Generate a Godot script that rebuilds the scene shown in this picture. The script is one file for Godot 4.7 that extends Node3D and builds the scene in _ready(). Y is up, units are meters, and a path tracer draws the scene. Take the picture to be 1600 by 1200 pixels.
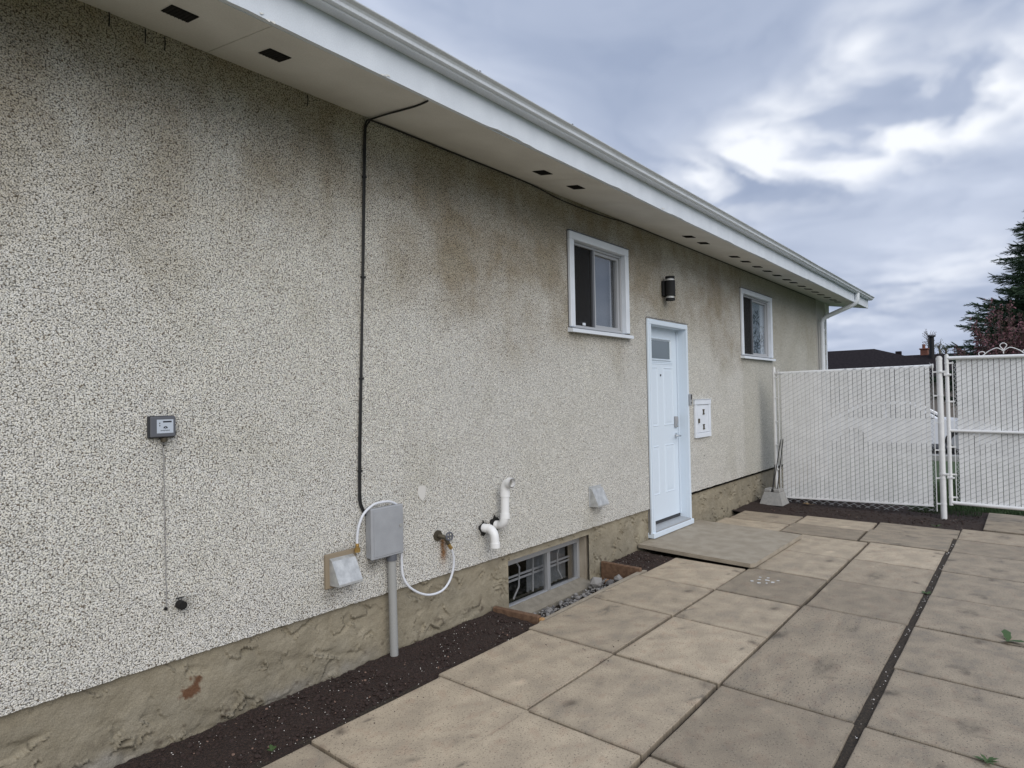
extends Node3D
# Side of a pebble-dashed bungalow with a slab patio, chain link fence and gate, under an overcast sky.
# x points away from the house wall (the wall is the plane x = 0), y is up, the wall runs along -z.

const EAVE_Y := 3.14
const WALL_END := -12.2
var M := {}
var rng := RandomNumberGenerator.new()

# ---------------------------------------------------------------- mesh building
class MB:
	var v := PackedVector3Array()
	var n := PackedVector3Array()
	var t := PackedVector2Array()
	var c := PackedColorArray()
	var idx := PackedInt32Array()
	var col := Color.WHITE
	var off := Vector3.ZERO

	func vert(p: Vector3, nn: Vector3, uv := Vector2.ZERO) -> int:
		v.push_back(p); n.push_back(nn); t.push_back(uv); c.push_back(col)
		return v.size() - 1

	# corners counter-clockwise as seen from outside
	func quad(a: Vector3, b: Vector3, cc: Vector3, d: Vector3, flip_uv := 0) -> void:
		var nn := (b - a).cross(cc - a)
		if nn.length_squared() < 1e-16:
			nn = (cc - a).cross(d - a)
		if nn.length_squared() < 1e-16: return
		nn = nn.normalized()
		var u := [Vector2(0, 1), Vector2(1, 1), Vector2(1, 0), Vector2(0, 0)]
		var i := vert(a, nn, u[flip_uv % 4])
		vert(b, nn, u[(1 + flip_uv) % 4]); vert(cc, nn, u[(2 + flip_uv) % 4]); vert(d, nn, u[(3 + flip_uv) % 4])
		idx.append_array([i, i + 2, i + 1, i, i + 3, i + 2])

	func tri(a: Vector3, b: Vector3, cc: Vector3) -> void:
		var nn := (b - a).cross(cc - a)
		if nn.length_squared() < 1e-18: return
		nn = nn.normalized()
		var i := vert(a, nn); vert(b, nn, Vector2(1, 0)); vert(cc, nn, Vector2(0.5, 1))
		idx.append_array([i, i + 2, i + 1])

	func box(lo: Vector3, hi: Vector3, bev := 0.0, xf := Transform3D()) -> void:
		var ce := (lo + hi) * 0.5
		var h := (hi - lo) * 0.5
		var b := minf(bev, minf(h.x, minf(h.y, h.z)) * 0.6)
		var P := func(x: float, y: float, z: float) -> Vector3: return xf * (ce + Vector3(x, y, z))
		var hx := h.x; var hy := h.y; var hz := h.z
		var ix := hx - b; var iy := hy - b; var iz := hz - b
		quad(P.call(hx, -iy, iz), P.call(hx, -iy, -iz), P.call(hx, iy, -iz), P.call(hx, iy, iz))
		quad(P.call(-hx, -iy, -iz), P.call(-hx, -iy, iz), P.call(-hx, iy, iz), P.call(-hx, iy, -iz))
		quad(P.call(-ix, hy, iz), P.call(ix, hy, iz), P.call(ix, hy, -iz), P.call(-ix, hy, -iz))
		quad(P.call(-ix, -hy, -iz), P.call(ix, -hy, -iz), P.call(ix, -hy, iz), P.call(-ix, -hy, iz))
		quad(P.call(-ix, -iy, hz), P.call(ix, -iy, hz), P.call(ix, iy, hz), P.call(-ix, iy, hz))
		quad(P.call(ix, -iy, -hz), P.call(-ix, -iy, -hz), P.call(-ix, iy, -hz), P.call(ix, iy, -hz))
		if b <= 0.0:
			return
		for sx in [-1.0, 1.0]:
			for sy in [-1.0, 1.0]:
				var q := [P.call(sx * hx, sy * iy, -iz), P.call(sx * hx, sy * iy, iz), P.call(sx * ix, sy * hy, iz), P.call(sx * ix, sy * hy, -iz)]
				_oq(q, xf.basis * Vector3(sx, sy, 0))
				q = [P.call(sx * hx, -iy, sy * iz), P.call(sx * hx, iy, sy * iz), P.call(sx * ix, iy, sy * hz), P.call(sx * ix, -iy, sy * hz)]
				_oq(q, xf.basis * Vector3(sx, 0, sy))
				q = [P.call(-ix, sx * hy, sy * iz), P.call(ix, sx * hy, sy * iz), P.call(ix, sx * iy, sy * hz), P.call(-ix, sx * iy, sy * hz)]
				_oq(q, xf.basis * Vector3(0, sx, sy))
				for sz in [-1.0, 1.0]:
					var a: Vector3 = P.call(sx * hx, sy * iy, sz * iz)
					var bb: Vector3 = P.call(sx * ix, sy * hy, sz * iz)
					var cc: Vector3 = P.call(sx * ix, sy * iy, sz * hz)
					if (bb - a).cross(cc - a).dot(xf.basis * Vector3(sx, sy, sz)) > 0.0: tri(a, bb, cc)
					else: tri(a, cc, bb)

	func _oq(q: Array, out: Vector3) -> void:
		var nn: Vector3 = (q[1] - q[0]).cross(q[2] - q[0])
		if nn.dot(out) >= 0.0: quad(q[0], q[1], q[2], q[3])
		else: quad(q[3], q[2], q[1], q[0])

	# a round bar along points; radius one number or one per point
	func tube(pts: Array, radius, sides := 8, caps := true) -> void:
		var m := pts.size()
		var rad := func(i: int) -> float: return radius[i] if radius is Array else radius
		var up := Vector3.UP
		var first: Vector3 = (pts[1] - pts[0]).normalized()
		if absf(first.dot(up)) > 0.9: up = Vector3.RIGHT
		var u := first.cross(up).normalized()
		var start := v.size()
		for i in m:
			var d: Vector3
			if i == 0: d = pts[1] - pts[0]
			elif i == m - 1: d = pts[m - 1] - pts[m - 2]
			else: d = (pts[i + 1] - pts[i]).normalized() + (pts[i] - pts[i - 1]).normalized()
			if d.length_squared() < 1e-12: d = first
			d = d.normalized()
			u = (u - d * u.dot(d)).normalized()
			var w := d.cross(u)
			for j in sides + 1:
				var a := TAU * j / sides
				var dir := u * cos(a) + w * sin(a)
				vert(pts[i] + dir * rad.call(i), dir, Vector2(float(j) / sides, float(i) / (m - 1)))
		for i in m - 1:
			for j in sides:
				var a := start + i * (sides + 1) + j
				var b := a + sides + 1
				idx.append_array([a, b, a + 1, a + 1, b, b + 1])
		if caps:
			for e in [0, m - 1]:
				if rad.call(e) < 0.0005: continue
				var d2: Vector3 = (pts[0] - pts[1]).normalized() if e == 0 else (pts[m - 1] - pts[m - 2]).normalized()
				var ce := vert(pts[e], d2)
				var s0 := v.size()
				for j in sides + 1:
					vert(v[start + e * (sides + 1) + j], d2)
				for j in sides:
					if e == 0: idx.append_array([ce, s0 + j, s0 + j + 1])
					else: idx.append_array([ce, s0 + j + 1, s0 + j])

	# polygon pts in the plane (o, eu, ev), thickened by ew (a vector); eu x ev should point along ew
	func prism(poly: PackedVector2Array, o: Vector3, eu: Vector3, ev: Vector3, ew: Vector3) -> void:
		if Geometry2D.is_polygon_clockwise(poly) : pass
		var area := 0.0
		for i in poly.size():
			area += poly[i].cross(poly[(i + 1) % poly.size()])
		if area < 0.0: poly.reverse()
		var flip := eu.cross(ev).dot(ew) < 0.0
		var P := func(q: Vector2) -> Vector3: return o + eu * q.x + ev * q.y
		var ids := Geometry2D.triangulate_polygon(poly)
		for k in range(0, ids.size(), 3):
			var a: Vector3 = P.call(poly[ids[k]]); var b: Vector3 = P.call(poly[ids[k + 1]]); var cc: Vector3 = P.call(poly[ids[k + 2]])
			var nn := (b - a).cross(cc - a)
			if nn.dot(ew) < 0.0:
				var tmp := b; b = cc; cc = tmp
			tri(a + ew, b + ew, cc + ew)
			tri(a, cc, b)
		for i in poly.size():
			var a: Vector3 = P.call(poly[i]); var b: Vector3 = P.call(poly[(i + 1) % poly.size()])
			if flip: quad(b, a, a + ew, b + ew)
			else: quad(a, b, b + ew, a + ew)

	# grid of points given row by row, smooth normals; cols optional
	func grid(pts: PackedVector3Array, nu: int, nv: int, outward: Vector3, cols := PackedColorArray()) -> void:
		var s := v.size()
		var total := 0.0
		for j in nv - 1:
			for i in nu - 1:
				var q := j * nu + i
				total += (pts[q + 1] - pts[q]).cross(pts[q + nu] - pts[q]).dot(outward)
		var sg := 1.0 if total >= 0.0 else -1.0
		for j in nv:
			for i in nu:
				var k := j * nu + i
				var du := pts[j * nu + mini(i + 1, nu - 1)] - pts[j * nu + maxi(i - 1, 0)]
				var dv := pts[mini(j + 1, nv - 1) * nu + i] - pts[maxi(j - 1, 0) * nu + i]
				var nn := du.cross(dv).normalized() * sg
				if not cols.is_empty(): col = cols[k]
				vert(pts[k], nn, Vector2(float(i) / (nu - 1), float(j) / (nv - 1)))
		var flip := sg < 0.0
		for j in nv - 1:
			for i in nu - 1:
				var a := s + j * nu + i
				var b := a + 1; var d := a + nu; var e := d + 1
				if flip: idx.append_array([a, b, d, b, e, d])
				else: idx.append_array([a, d, b, b, d, e])

	func mesh(mat: Material, origin := Vector3.ZERO, colours := false) -> ArrayMesh:
		var arr := []
		arr.resize(Mesh.ARRAY_MAX)
		if origin != Vector3.ZERO:
			for i in v.size(): v[i] -= origin
		arr[Mesh.ARRAY_VERTEX] = v
		arr[Mesh.ARRAY_NORMAL] = n
		arr[Mesh.ARRAY_TEX_UV] = t
		if colours: arr[Mesh.ARRAY_COLOR] = c
		arr[Mesh.ARRAY_INDEX] = idx
		var m := ArrayMesh.new()
		m.add_surface_from_arrays(Mesh.PRIMITIVE_TRIANGLES, arr)
		m.surface_set_material(0, mat)
		return m

# ---------------------------------------------------------------- nodes
var used := {}
func numbered(called: String) -> String:
	if not used.has(called):
		used[called] = 0
		return called
	used[called] += 1
	return "%s_%03d" % [called, used[called]]

func thing(called: String, label: String, category: String, at := Vector3.ZERO, group := "") -> Node3D:
	var o := Node3D.new()
	o.name = numbered(called)
	add_child(o)
	o.position = at
	o.set_meta("label", label); o.set_meta("category", category)
	o.set_meta("base", at)
	if group: o.set_meta("group", group)
	return o

# a mesh given in world coordinates, placed under parent
func part(called: String, mb: MB, mat: Material, parent: Node3D, colours := false) -> MeshInstance3D:
	var origin: Vector3 = parent.get_meta("base", Vector3.ZERO)
	var o := MeshInstance3D.new()
	o.mesh = mb.mesh(mat, origin, colours)
	o.name = called
	o.set_meta("base", origin)
	parent.add_child(o, true)
	return o

func struct(called: String, mb: MB, mat: Material, kind := "structure", colours := false) -> MeshInstance3D:
	var o := part(called, mb, mat, self, colours)
	o.set_meta("kind", kind)
	return o

func tag(o: Node, label: String, category: String, group := "", kind := "") -> void:
	o.set_meta("label", label)
	if category: o.set_meta("category", category)
	if group: o.set_meta("group", group)
	if kind: o.set_meta("kind", kind)

func scatter(called: String, mesh: Mesh, xfs: Array, parent: Node, kind := "stuff") -> MultiMeshInstance3D:
	var mm := MultiMesh.new()
	mm.transform_format = MultiMesh.TRANSFORM_3D
	mm.mesh = mesh
	mm.instance_count = xfs.size()
	for i in xfs.size(): mm.set_instance_transform(i, xfs[i])
	var o := MultiMeshInstance3D.new()
	o.multimesh = mm
	o.name = called
	o.set_meta("kind", kind)
	parent.add_child(o, true)
	return o

func bx(lo: Vector3, hi: Vector3, bev := 0.0) -> MB:
	var m := MB.new(); m.box(lo, hi, bev); return m

func noise(seed_: int, freq: float, oct := 4, type := FastNoiseLite.TYPE_SIMPLEX_SMOOTH) -> FastNoiseLite:
	var f := FastNoiseLite.new()
	f.seed = seed_; f.frequency = freq; f.noise_type = type
	f.fractal_type = FastNoiseLite.FRACTAL_FBM if oct > 1 else FastNoiseLite.FRACTAL_NONE
	f.fractal_octaves = oct
	return f

# real-world (linear) base colour
func lin(r: float, g: float, b: float, a := 1.0) -> Color:
	var c := Color(r, g, b).linear_to_srgb(); c.a = a; return c

func mat(called: String, c: Color, rough := 0.7, metal := 0.0) -> StandardMaterial3D:
	var m := StandardMaterial3D.new()
	m.resource_name = called
	m.albedo_color = c; m.roughness = rough; m.metallic = metal
	M[called] = m
	return m

func tri_map(m: StandardMaterial3D, tex: Texture2D, size: float, bump: Texture2D = null, depth := 0.3) -> void:
	m.uv1_triplanar = true; m.uv1_world_triplanar = true
	m.uv1_triplanar_sharpness = 8.0
	m.uv1_scale = Vector3.ONE / size
	if tex: m.albedo_texture = tex
	if bump:
		m.heightmap_enabled = true; m.heightmap_texture = bump; m.heightmap_scale = depth

# a blotchy picture from two noises, between two linear colours
func blotch(seed_: int, size: int, c1: Color, c2: Color, freq: float, grain := 0.15, oct := 5) -> ImageTexture:
	var a := noise(seed_, freq, oct).get_seamless_image(size, size).get_data()
	var b := noise(seed_ + 7, 0.35, 2).get_seamless_image(size, size).get_data()
	var d := PackedByteArray(); d.resize(size * size * 3)
	for i in size * size:
		var f := a[i] / 255.0
		var g := 1.0 + grain * (b[i] / 127.5 - 1.0)
		var k := i * 3
		d[k] = clampi(int(lerpf(c1.r, c2.r, f) * g * 255.0), 0, 255)
		d[k + 1] = clampi(int(lerpf(c1.g, c2.g, f) * g * 255.0), 0, 255)
		d[k + 2] = clampi(int(lerpf(c1.b, c2.b, f) * g * 255.0), 0, 255)
	return ImageTexture.create_from_image(Image.create_from_data(size, size, false, Image.FORMAT_RGB8, d))

func grey_noise(seed_: int, size: int, freq: float, oct := 4) -> ImageTexture:
	return ImageTexture.create_from_image(noise(seed_, freq, oct).get_seamless_image(size, size))

func ground_y(x: float) -> float:
	return 0.03 - 0.0133 * x

# ---------------------------------------------------------------- scene
func _ready() -> void:
	rng.seed = 20240611
	make_camera_and_light()
	make_materials()
	make_ground()
	make_patio()
	make_house()
	make_wall_fittings()
	make_beds()
	make_fence()
	make_gate()
	make_block_and_rods()
	make_street()
	make_trees()
	make_weeds()

func make_camera_and_light() -> void:
	var cam := Camera3D.new()
	cam.name = "camera"
	cam.position = Vector3(2.95, 1.5, 0)
	cam.rotation_order = EULER_ORDER_YXZ
	cam.rotation = Vector3(0.0203749, 0.684661, -0.0188824)
	cam.keep_aspect = Camera3D.KEEP_HEIGHT
	cam.fov = rad_to_deg(2.0 * atan(600.0 / 995.06))
	cam.near = 0.05; cam.far = 1500.0
	add_child(cam)
	cam.current = true
	var env := Environment.new()
	env.tonemap_mode = Environment.TONE_MAPPER_LINEAR
	env.tonemap_exposure = 1.0
	env.background_mode = Environment.BG_SKY
	var sm := PanoramaSkyMaterial.new()
	sm.panorama = sky_picture()
	var sky := Sky.new(); sky.sky_material = sm
	env.sky = sky
	env.sdfgi_enabled = true; env.ssao_enabled = true; env.ssil_enabled = true
	var we := WorldEnvironment.new()
	we.name = "sky"; we.environment = env
	add_child(we)
	var sun := DirectionalLight3D.new()
	sun.name = "sun"
	sun.light_energy = 0.62
	sun.light_angular_distance = 50.0
	sun.light_color = Color(1.0, 0.98, 0.95)
	sun.shadow_enabled = true
	add_child(sun)
	sun.look_at_from_position(Vector3(6.0, 4.6, 3.6), Vector3.ZERO)

func sky_picture() -> ImageTexture:
	var w := 2048; var h := 1024
	var n1 := noise(11, 0.55, 5); var n2 := noise(23, 1.5, 6); var n3 := noise(31, 0.5, 3); var n4 := noise(37, 3.6, 5)
	# brighter breaks in the cloud: direction, half sizes across and up, strength
	var breaks := []
	for b in [[Vector3(-0.104, 0.335, -0.936), 0.075, 0.036, 0.72], [Vector3(-0.28, 0.342, -0.897), 0.055, 0.034, 0.62], [Vector3(-0.335, 0.31, -0.888), 0.08, 0.045, 0.18],
			[Vector3(-0.176, 0.40, -0.905), 0.035, 0.05, 0.2], [Vector3(-0.15, 0.46, -0.887), 0.04, 0.04, 0.2], [Vector3(-0.022, 0.37, -0.94), 0.09, 0.07, 0.2], [Vector3(-0.2, 0.30, -0.92), 0.26, 0.08, 0.20],
			[Vector3(-0.1, 0.14, -0.98), 0.16, 0.025, 0.2], [Vector3(0.3, 0.42, -0.8), 0.2, 0.06, 0.4], [Vector3(0.8, 0.4, -0.3), 0.2, 0.08, 0.4], [Vector3(0.7, 0.35, 0.6), 0.25, 0.06, 0.35], [Vector3(-0.5, 0.4, 0.7), 0.25, 0.07, 0.35], [Vector3(-0.62, 0.40, -0.68), 0.1, 0.09, 0.22],
			[Vector3(-0.40, 0.50, -0.76), 0.20, 0.10, -0.20], [Vector3(-0.132, 0.245, -0.963), 0.22, 0.03, -0.15], [Vector3(-0.27, 0.20, -0.93), 0.10, 0.04, -0.12]]:
		var dn: Vector3 = b[0].normalized()
		breaks.append([atan2(dn.x, -dn.z), asin(dn.y), b[1], b[2], b[3]])
	var dark := Vector3(0.355, 0.425, 0.58)
	var mid := Vector3(0.63, 0.695, 0.84)
	var bright := Vector3(0.97, 1.0, 1.06)
	var d := PackedFloat32Array(); d.resize(w * h * 3)
	for j in h:
		var el := PI * (0.5 - (j + 0.5) / h)
		var y := sin(el); var ch := cos(el)
		for i in w:
			var az := TAU * (i + 0.5) / w
			if az > PI: az -= TAU
			var k := (j * w + i) * 3
			if y < -0.02:
				d[k] = 0.20; d[k + 1] = 0.21; d[k + 2] = 0.22
				continue
			var yy := maxf(y, 0.0) + 0.10
			var px := sin(az) * ch / yy; var pz := -cos(az) * ch / yy
			var wv := n3.get_noise_2d(px * 0.8, pz * 0.8) * 0.9
			var a := n1.get_noise_2d(px + wv, pz * 1.1 - wv)
			var f := n2.get_noise_2d(px * 1.0 + wv * 0.7, pz * 0.8)
			var g := n4.get_noise_2d(px + f * 0.25, pz * 0.8 - wv * 0.5)
			var t := clampf(0.50 + a * 0.80 + f * 0.42 + g * 0.26, 0.0, 1.0)
			var near_horizon := 1.0 - smoothstep(0.0, 0.22, y)
			t = lerpf(t, 0.70 + f * 0.4 + g * 0.2, near_horizon * 0.75)
			var br := 0.0
			for b in breaks:
				var da: float = az - b[0]
				if da > PI: da -= TAU
				elif da < -PI: da += TAU
				var q: float = pow(da * ch / b[2], 2.0) + pow((el - b[1] - (0.25 * da)) / b[3], 2.0)
				if q < 7.0: br += b[4] * exp(-0.6 * q) * maxf(0.0, 0.85 + f * 2.2 + g * 1.5 + a * 0.4)
			t = clampf(t + minf(br, 0.0) * 2.0, 0.0, 1.0)
			var cc := dark.lerp(mid, t)
			cc = cc.lerp(bright, clampf(maxf(br, 0.0) * 1.1, 0.0, 1.0))
			cc *= 1.0 + 0.75 * smoothstep(0.5, 1.0, y)   # an overcast sky is brightest overhead
			d[k] = cc.x; d[k + 1] = cc.y; d[k + 2] = cc.z
	return ImageTexture.create_from_image(Image.create_from_data(w, h, false, Image.FORMAT_RGBF, d.to_byte_array()))

func make_materials() -> void:
	# pebble dash: pale stones of many tones set in darker render
	var S := 2048
	var cell := noise(5, 0.195, 1, FastNoiseLite.TYPE_CELLULAR)
	cell.cellular_jitter = 0.85
	cell.cellular_return_type = FastNoiseLite.RETURN_DISTANCE
	var di := cell.get_image(S, S)
	var dd := di.get_data()
	cell.cellular_return_type = FastNoiseLite.RETURN_CELL_VALUE
	var vd := cell.get_image(S, S).get_data()
	var fd := noise(6, 0.3, 2).get_image(S, S).get_data()
	var tone := PackedByteArray(); tone.resize(256 * 256 * 3)
	for dist in 256:
		for val in 256:
			var r := dist / 255.0
			var s := 1.0 - smoothstep(0.38, 0.80, r)
			var vv := val / 255.0
			var warm := fmod(vv * 7.31, 1.0)
			var b := lerpf(0.66, 1.0, pow(vv, 0.5))
			var stone := Vector3(0.985, 0.985, 0.975).lerp(Vector3(0.97, 0.95, 0.885), warm * 0.7) * b
			if vv < 0.03: stone = Vector3(0.52, 0.48, 0.43)
			var gap := Vector3(0.29, 0.283, 0.27)
			var cc := gap.lerp(stone, s)
			var k := (dist * 256 + val) * 3
			tone[k] = int(cc.x * 255); tone[k + 1] = int(cc.y * 255); tone[k + 2] = int(cc.z * 255)
	var od := PackedByteArray(); od.resize(S * S * 3)
	for i in S * S:
		var k := (dd[i] * 256 + vd[i]) * 3
		var o := i * 3
		od[o] = tone[k]; od[o + 1] = tone[k + 1]; od[o + 2] = tone[k + 2]
	var stucco_tex := ImageTexture.create_from_image(Image.create_from_data(S, S, false, Image.FORMAT_RGB8, od))
	di.adjust_bcs(1.0, 1.0, 1.0)
	var m := mat("pebble_dash", Color.WHITE, 0.92)
	tri_map(m, stucco_tex, 2.3, ImageTexture.create_from_image(di), -0.35)
	m.vertex_color_use_as_albedo = true
	m = mat("parging", Color.WHITE, 0.9)
	tri_map(m, blotch(41, 512, lin(0.255, 0.225, 0.165), lin(0.335, 0.30, 0.23), 0.012, 0.14), 0.9, grey_noise(42, 512, 0.12, 4), 0.2)
	m.vertex_color_use_as_albedo = true
	m = mat("parging_plain", Color.WHITE, 0.9)
	tri_map(m, blotch(45, 256, lin(0.19, 0.17, 0.135), lin(0.27, 0.245, 0.20), 0.02, 0.2), 0.5)
	# concrete slabs
	var fine := grey_noise(52, 512, 0.25, 3)
	for k in 8:
		m = mat("slab_%d" % k, Color.WHITE, 0.88)
		m.albedo_texture = slab_picture(60 + k * 3, k)
		m.heightmap_enabled = true; m.heightmap_texture = fine; m.heightmap_scale = 0.08
	m = mat("concrete", Color.WHITE, 0.9)
	tri_map(m, blotch(71, 512, lin(0.275, 0.235, 0.178), lin(0.375, 0.328, 0.258), 0.008, 0.18), 0.8, fine, 0.1)
	m = mat("grey_concrete", Color.WHITE, 0.9)
	tri_map(m, blotch(73, 256, lin(0.27, 0.27, 0.26), lin(0.36, 0.35, 0.33), 0.03, 0.2), 0.5, fine, 0.1)
	m = mat("soil", Color.WHITE, 0.97)
	tri_map(m, blotch(75, 512, lin(0.015, 0.009, 0.007), lin(0.060, 0.035, 0.025), 0.06, 0.6), 0.5, grey_noise(76, 512, 0.08, 5), 1.0)
	mat("soil_clod", lin(0.036, 0.022, 0.018), 0.97)
	mat("perlite", lin(0.55, 0.52, 0.48), 0.9)
	mat("chip", lin(0.19, 0.12, 0.09), 0.9)
	m = mat("joint_dirt", Color.WHITE, 0.97)
	tri_map(m, blotch(77, 256, lin(0.012, 0.009, 0.006), lin(0.06, 0.044, 0.029), 0.08, 0.6), 0.4)
	m = mat("lawn_base", Color.WHITE, 0.97)
	tri_map(m, blotch(79, 512, lin(0.02, 0.04, 0.012), lin(0.06, 0.09, 0.03), 0.05, 0.4), 2.5)
	mat("grass", lin(0.028, 0.058, 0.016), 0.8)
	m = mat("asphalt", Color.WHITE, 0.95)
	tri_map(m, blotch(81, 256, lin(0.045, 0.045, 0.047), lin(0.07, 0.07, 0.07), 0.05, 0.3), 1.5)
	# paints, metals, plastics
	m = mat("white_paint", Color.WHITE, 0.5)
	tri_map(m, blotch(83, 512, lin(0.66, 0.70, 0.755), lin(0.75, 0.79, 0.845), 0.012, 0.03), 1.4)
	m = mat("soffit_paint", Color.WHITE, 0.7)
	tri_map(m, blotch(85, 512, lin(0.64, 0.62, 0.575), lin(0.75, 0.735, 0.69), 0.01, 0.03), 1.9)
	m = mat("door_paint", lin(0.66, 0.74, 0.82), 0.42)
	m = mat("gutter_white", Color.WHITE, 0.38)
	tri_map(m, blotch(87, 256, lin(0.66, 0.69, 0.73), lin(0.78, 0.81, 0.85), 0.02, 0.04), 1.2)
	m = mat("fence_white", Color.WHITE, 0.45)
	tri_map(m, blotch(89, 256, lin(0.70, 0.70, 0.69), lin(0.80, 0.80, 0.79), 0.02, 0.05), 0.7)
	m = mat("slat_white", Color.WHITE, 0.5)
	tri_map(m, blotch(91, 256, lin(0.72, 0.72, 0.71), lin(0.82, 0.82, 0.81), 0.015, 0.05), 0.9)
	mat("wire_white", lin(0.46, 0.47, 0.47), 0.5)
	mat("pvc_white", lin(0.80, 0.80, 0.79), 0.35)
	mat("pvc_inside", lin(0.25, 0.24, 0.22), 0.7)
	m = mat("galvanized", Color.WHITE, 0.5, 0.5)
	tri_map(m, blotch(93, 256, lin(0.40, 0.41, 0.41), lin(0.66, 0.67, 0.66), 0.02, 0.08), 0.3)
	m = mat("grey_plastic", Color.WHITE, 0.55)
	tri_map(m, blotch(95, 256, lin(0.30, 0.31, 0.325), lin(0.36, 0.37, 0.385), 0.015, 0.04), 0.5)
	mat("conduit_grey", lin(0.33, 0.33, 0.315), 0.55)
	mat("dark_plastic", lin(0.028, 0.029, 0.032), 0.45)
	mat("dark_grey_plastic", lin(0.11, 0.115, 0.13), 0.5)
	mat("black_metal", lin(0.008, 0.008, 0.009), 0.75)
	mat("rubber", lin(0.012, 0.012, 0.012), 0.6)
	mat("lead_grey", lin(0.30, 0.29, 0.28), 0.9)
	mat("dark_hole", lin(0.01, 0.009, 0.008), 0.95)
	mat("brass", lin(0.62, 0.42, 0.16), 0.38, 0.9)
	mat("tarnish", lin(0.10, 0.085, 0.06), 0.6, 0.6)
	mat("chrome", lin(0.62, 0.63, 0.64), 0.22, 1.0)
	mat("hose_white", lin(0.68, 0.70, 0.74), 0.4)
	mat("aluminium", lin(0.50, 0.51, 0.52), 0.45, 0.6)
	mat("window_trim", lin(0.40, 0.41, 0.43), 0.5)
	mat("caulk", lin(0.17, 0.16, 0.15), 0.9)
	mat("bar_white", lin(0.34, 0.35, 0.36), 0.5)
	m = mat("glass", Color(0.02, 0.025, 0.025, 0.06), 0.02)
	m.transparency = BaseMaterial3D.TRANSPARENCY_ALPHA
	m.metallic_specular = 0.85
	m = mat("screen_mesh", Color(0.09, 0.085, 0.085, 0.80), 0.8)
	m.transparency = BaseMaterial3D.TRANSPARENCY_ALPHA
	mat("curtain", lin(0.17, 0.185, 0.195), 0.9)
	mat("shade_cloth", lin(0.115, 0.14, 0.175), 0.9)
	mat("blind", lin(0.30, 0.33, 0.38), 0.8)
	mat("interior", lin(0.10, 0.095, 0.09), 0.9)
	m = mat("wood", Color.WHITE, 0.85)
	tri_map(m, blotch(97, 256, lin(0.10, 0.055, 0.032), lin(0.21, 0.125, 0.075), 0.03, 0.25), 0.35, fine, 0.15)
	mat("wood_end", lin(0.36, 0.21, 0.09), 0.85)
	mat("gravel_light", lin(0.26, 0.25, 0.24), 0.9)
	mat("gravel_dark", lin(0.12, 0.115, 0.115), 0.9)
	mat("gravel_brown", lin(0.24, 0.14, 0.08), 0.9)
	m = mat("shingles", Color.WHITE, 0.95)
	tri_map(m, blotch(99, 512, lin(0.014, 0.012, 0.014), lin(0.032, 0.027, 0.028), 0.04, 0.5), 4.0)
	m.metallic_specular = 0.15
	mat("neighbour_wall", lin(0.36, 0.31, 0.28), 0.9)
	mat("rod_iron", lin(0.035, 0.033, 0.032), 0.8)
	mat("board_tan", lin(0.26, 0.21, 0.145), 0.9)
	mat("brick", lin(0.22, 0.09, 0.06), 0.9)
	mat("car_white", lin(0.80, 0.81, 0.83), 0.25)
	M.car_white.clearcoat_enabled = true
	mat("car_glass", lin(0.02, 0.022, 0.025), 0.08)
	mat("bark", lin(0.07, 0.055, 0.045), 0.95)
	mat("bark_grey", lin(0.12, 0.10, 0.09), 0.95)
	m = mat("spruce_green", lin(0.085, 0.135, 0.07), 0.8)
	m.backlight_enabled = true; m.backlight = Color(0.05, 0.08, 0.03)
	mat("spruce_dark", lin(0.045, 0.08, 0.048), 0.85)
	m = mat("plum_leaf", lin(0.17, 0.075, 0.085), 0.75)
	m.backlight_enabled = true; m.backlight = Color(0.15, 0.04, 0.05)
	mat("plum_dark", lin(0.09, 0.055, 0.045), 0.8)
	mat("poplar_leaf", lin(0.16, 0.17, 0.09), 0.8)
	mat("weed_leaf", lin(0.045, 0.085, 0.022), 0.7)
	mat("dead_leaf", lin(0.20, 0.13, 0.06), 0.8)
	mat("splash", lin(0.58, 0.575, 0.56), 0.7)
	mat("rust_brown", lin(0.19, 0.075, 0.03), 0.9)
	mat("patch_render", lin(0.47, 0.45, 0.41), 0.9)
	mat("patch_pale", lin(0.62, 0.60, 0.56), 0.9)
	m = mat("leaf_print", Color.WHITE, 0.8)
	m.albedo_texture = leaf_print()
	m = mat("sensor_label", Color.WHITE, 0.5)
	m.albedo_texture = label_picture()

func label_picture() -> ImageTexture:
	var im := Image.create(96, 80, false, Image.FORMAT_RGB8)
	im.fill(Color(0.74, 0.77, 0.81))
	var ink := Color(0.13, 0.14, 0.17)
	im.fill_rect(Rect2i(36, 9, 50, 9), ink)
	im.fill_rect(Rect2i(14, 18, 6, 7), ink); im.fill_rect(Rect2i(14, 32, 6, 7), ink)
	for y in range(38, 56):
		for x in range(36, 64):
			var p := Vector2(x - 50, y - 52)
			if p.length() < 13.0 and p.y < 0.0 and not (absf(p.x) < 3.0 and p.y > -7.0): im.set_pixel(x, y, ink)
			if absf(p.x) < 2.5 and p.y >= 0.0: im.set_pixel(x, y, ink)
	for k in 9: im.fill_rect(Rect2i(22 + k * 6, 61 + (k % 2), 4, 7 - (k * 5) % 3), Color(0.30, 0.31, 0.34))
	return ImageTexture.create_from_image(im)

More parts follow.
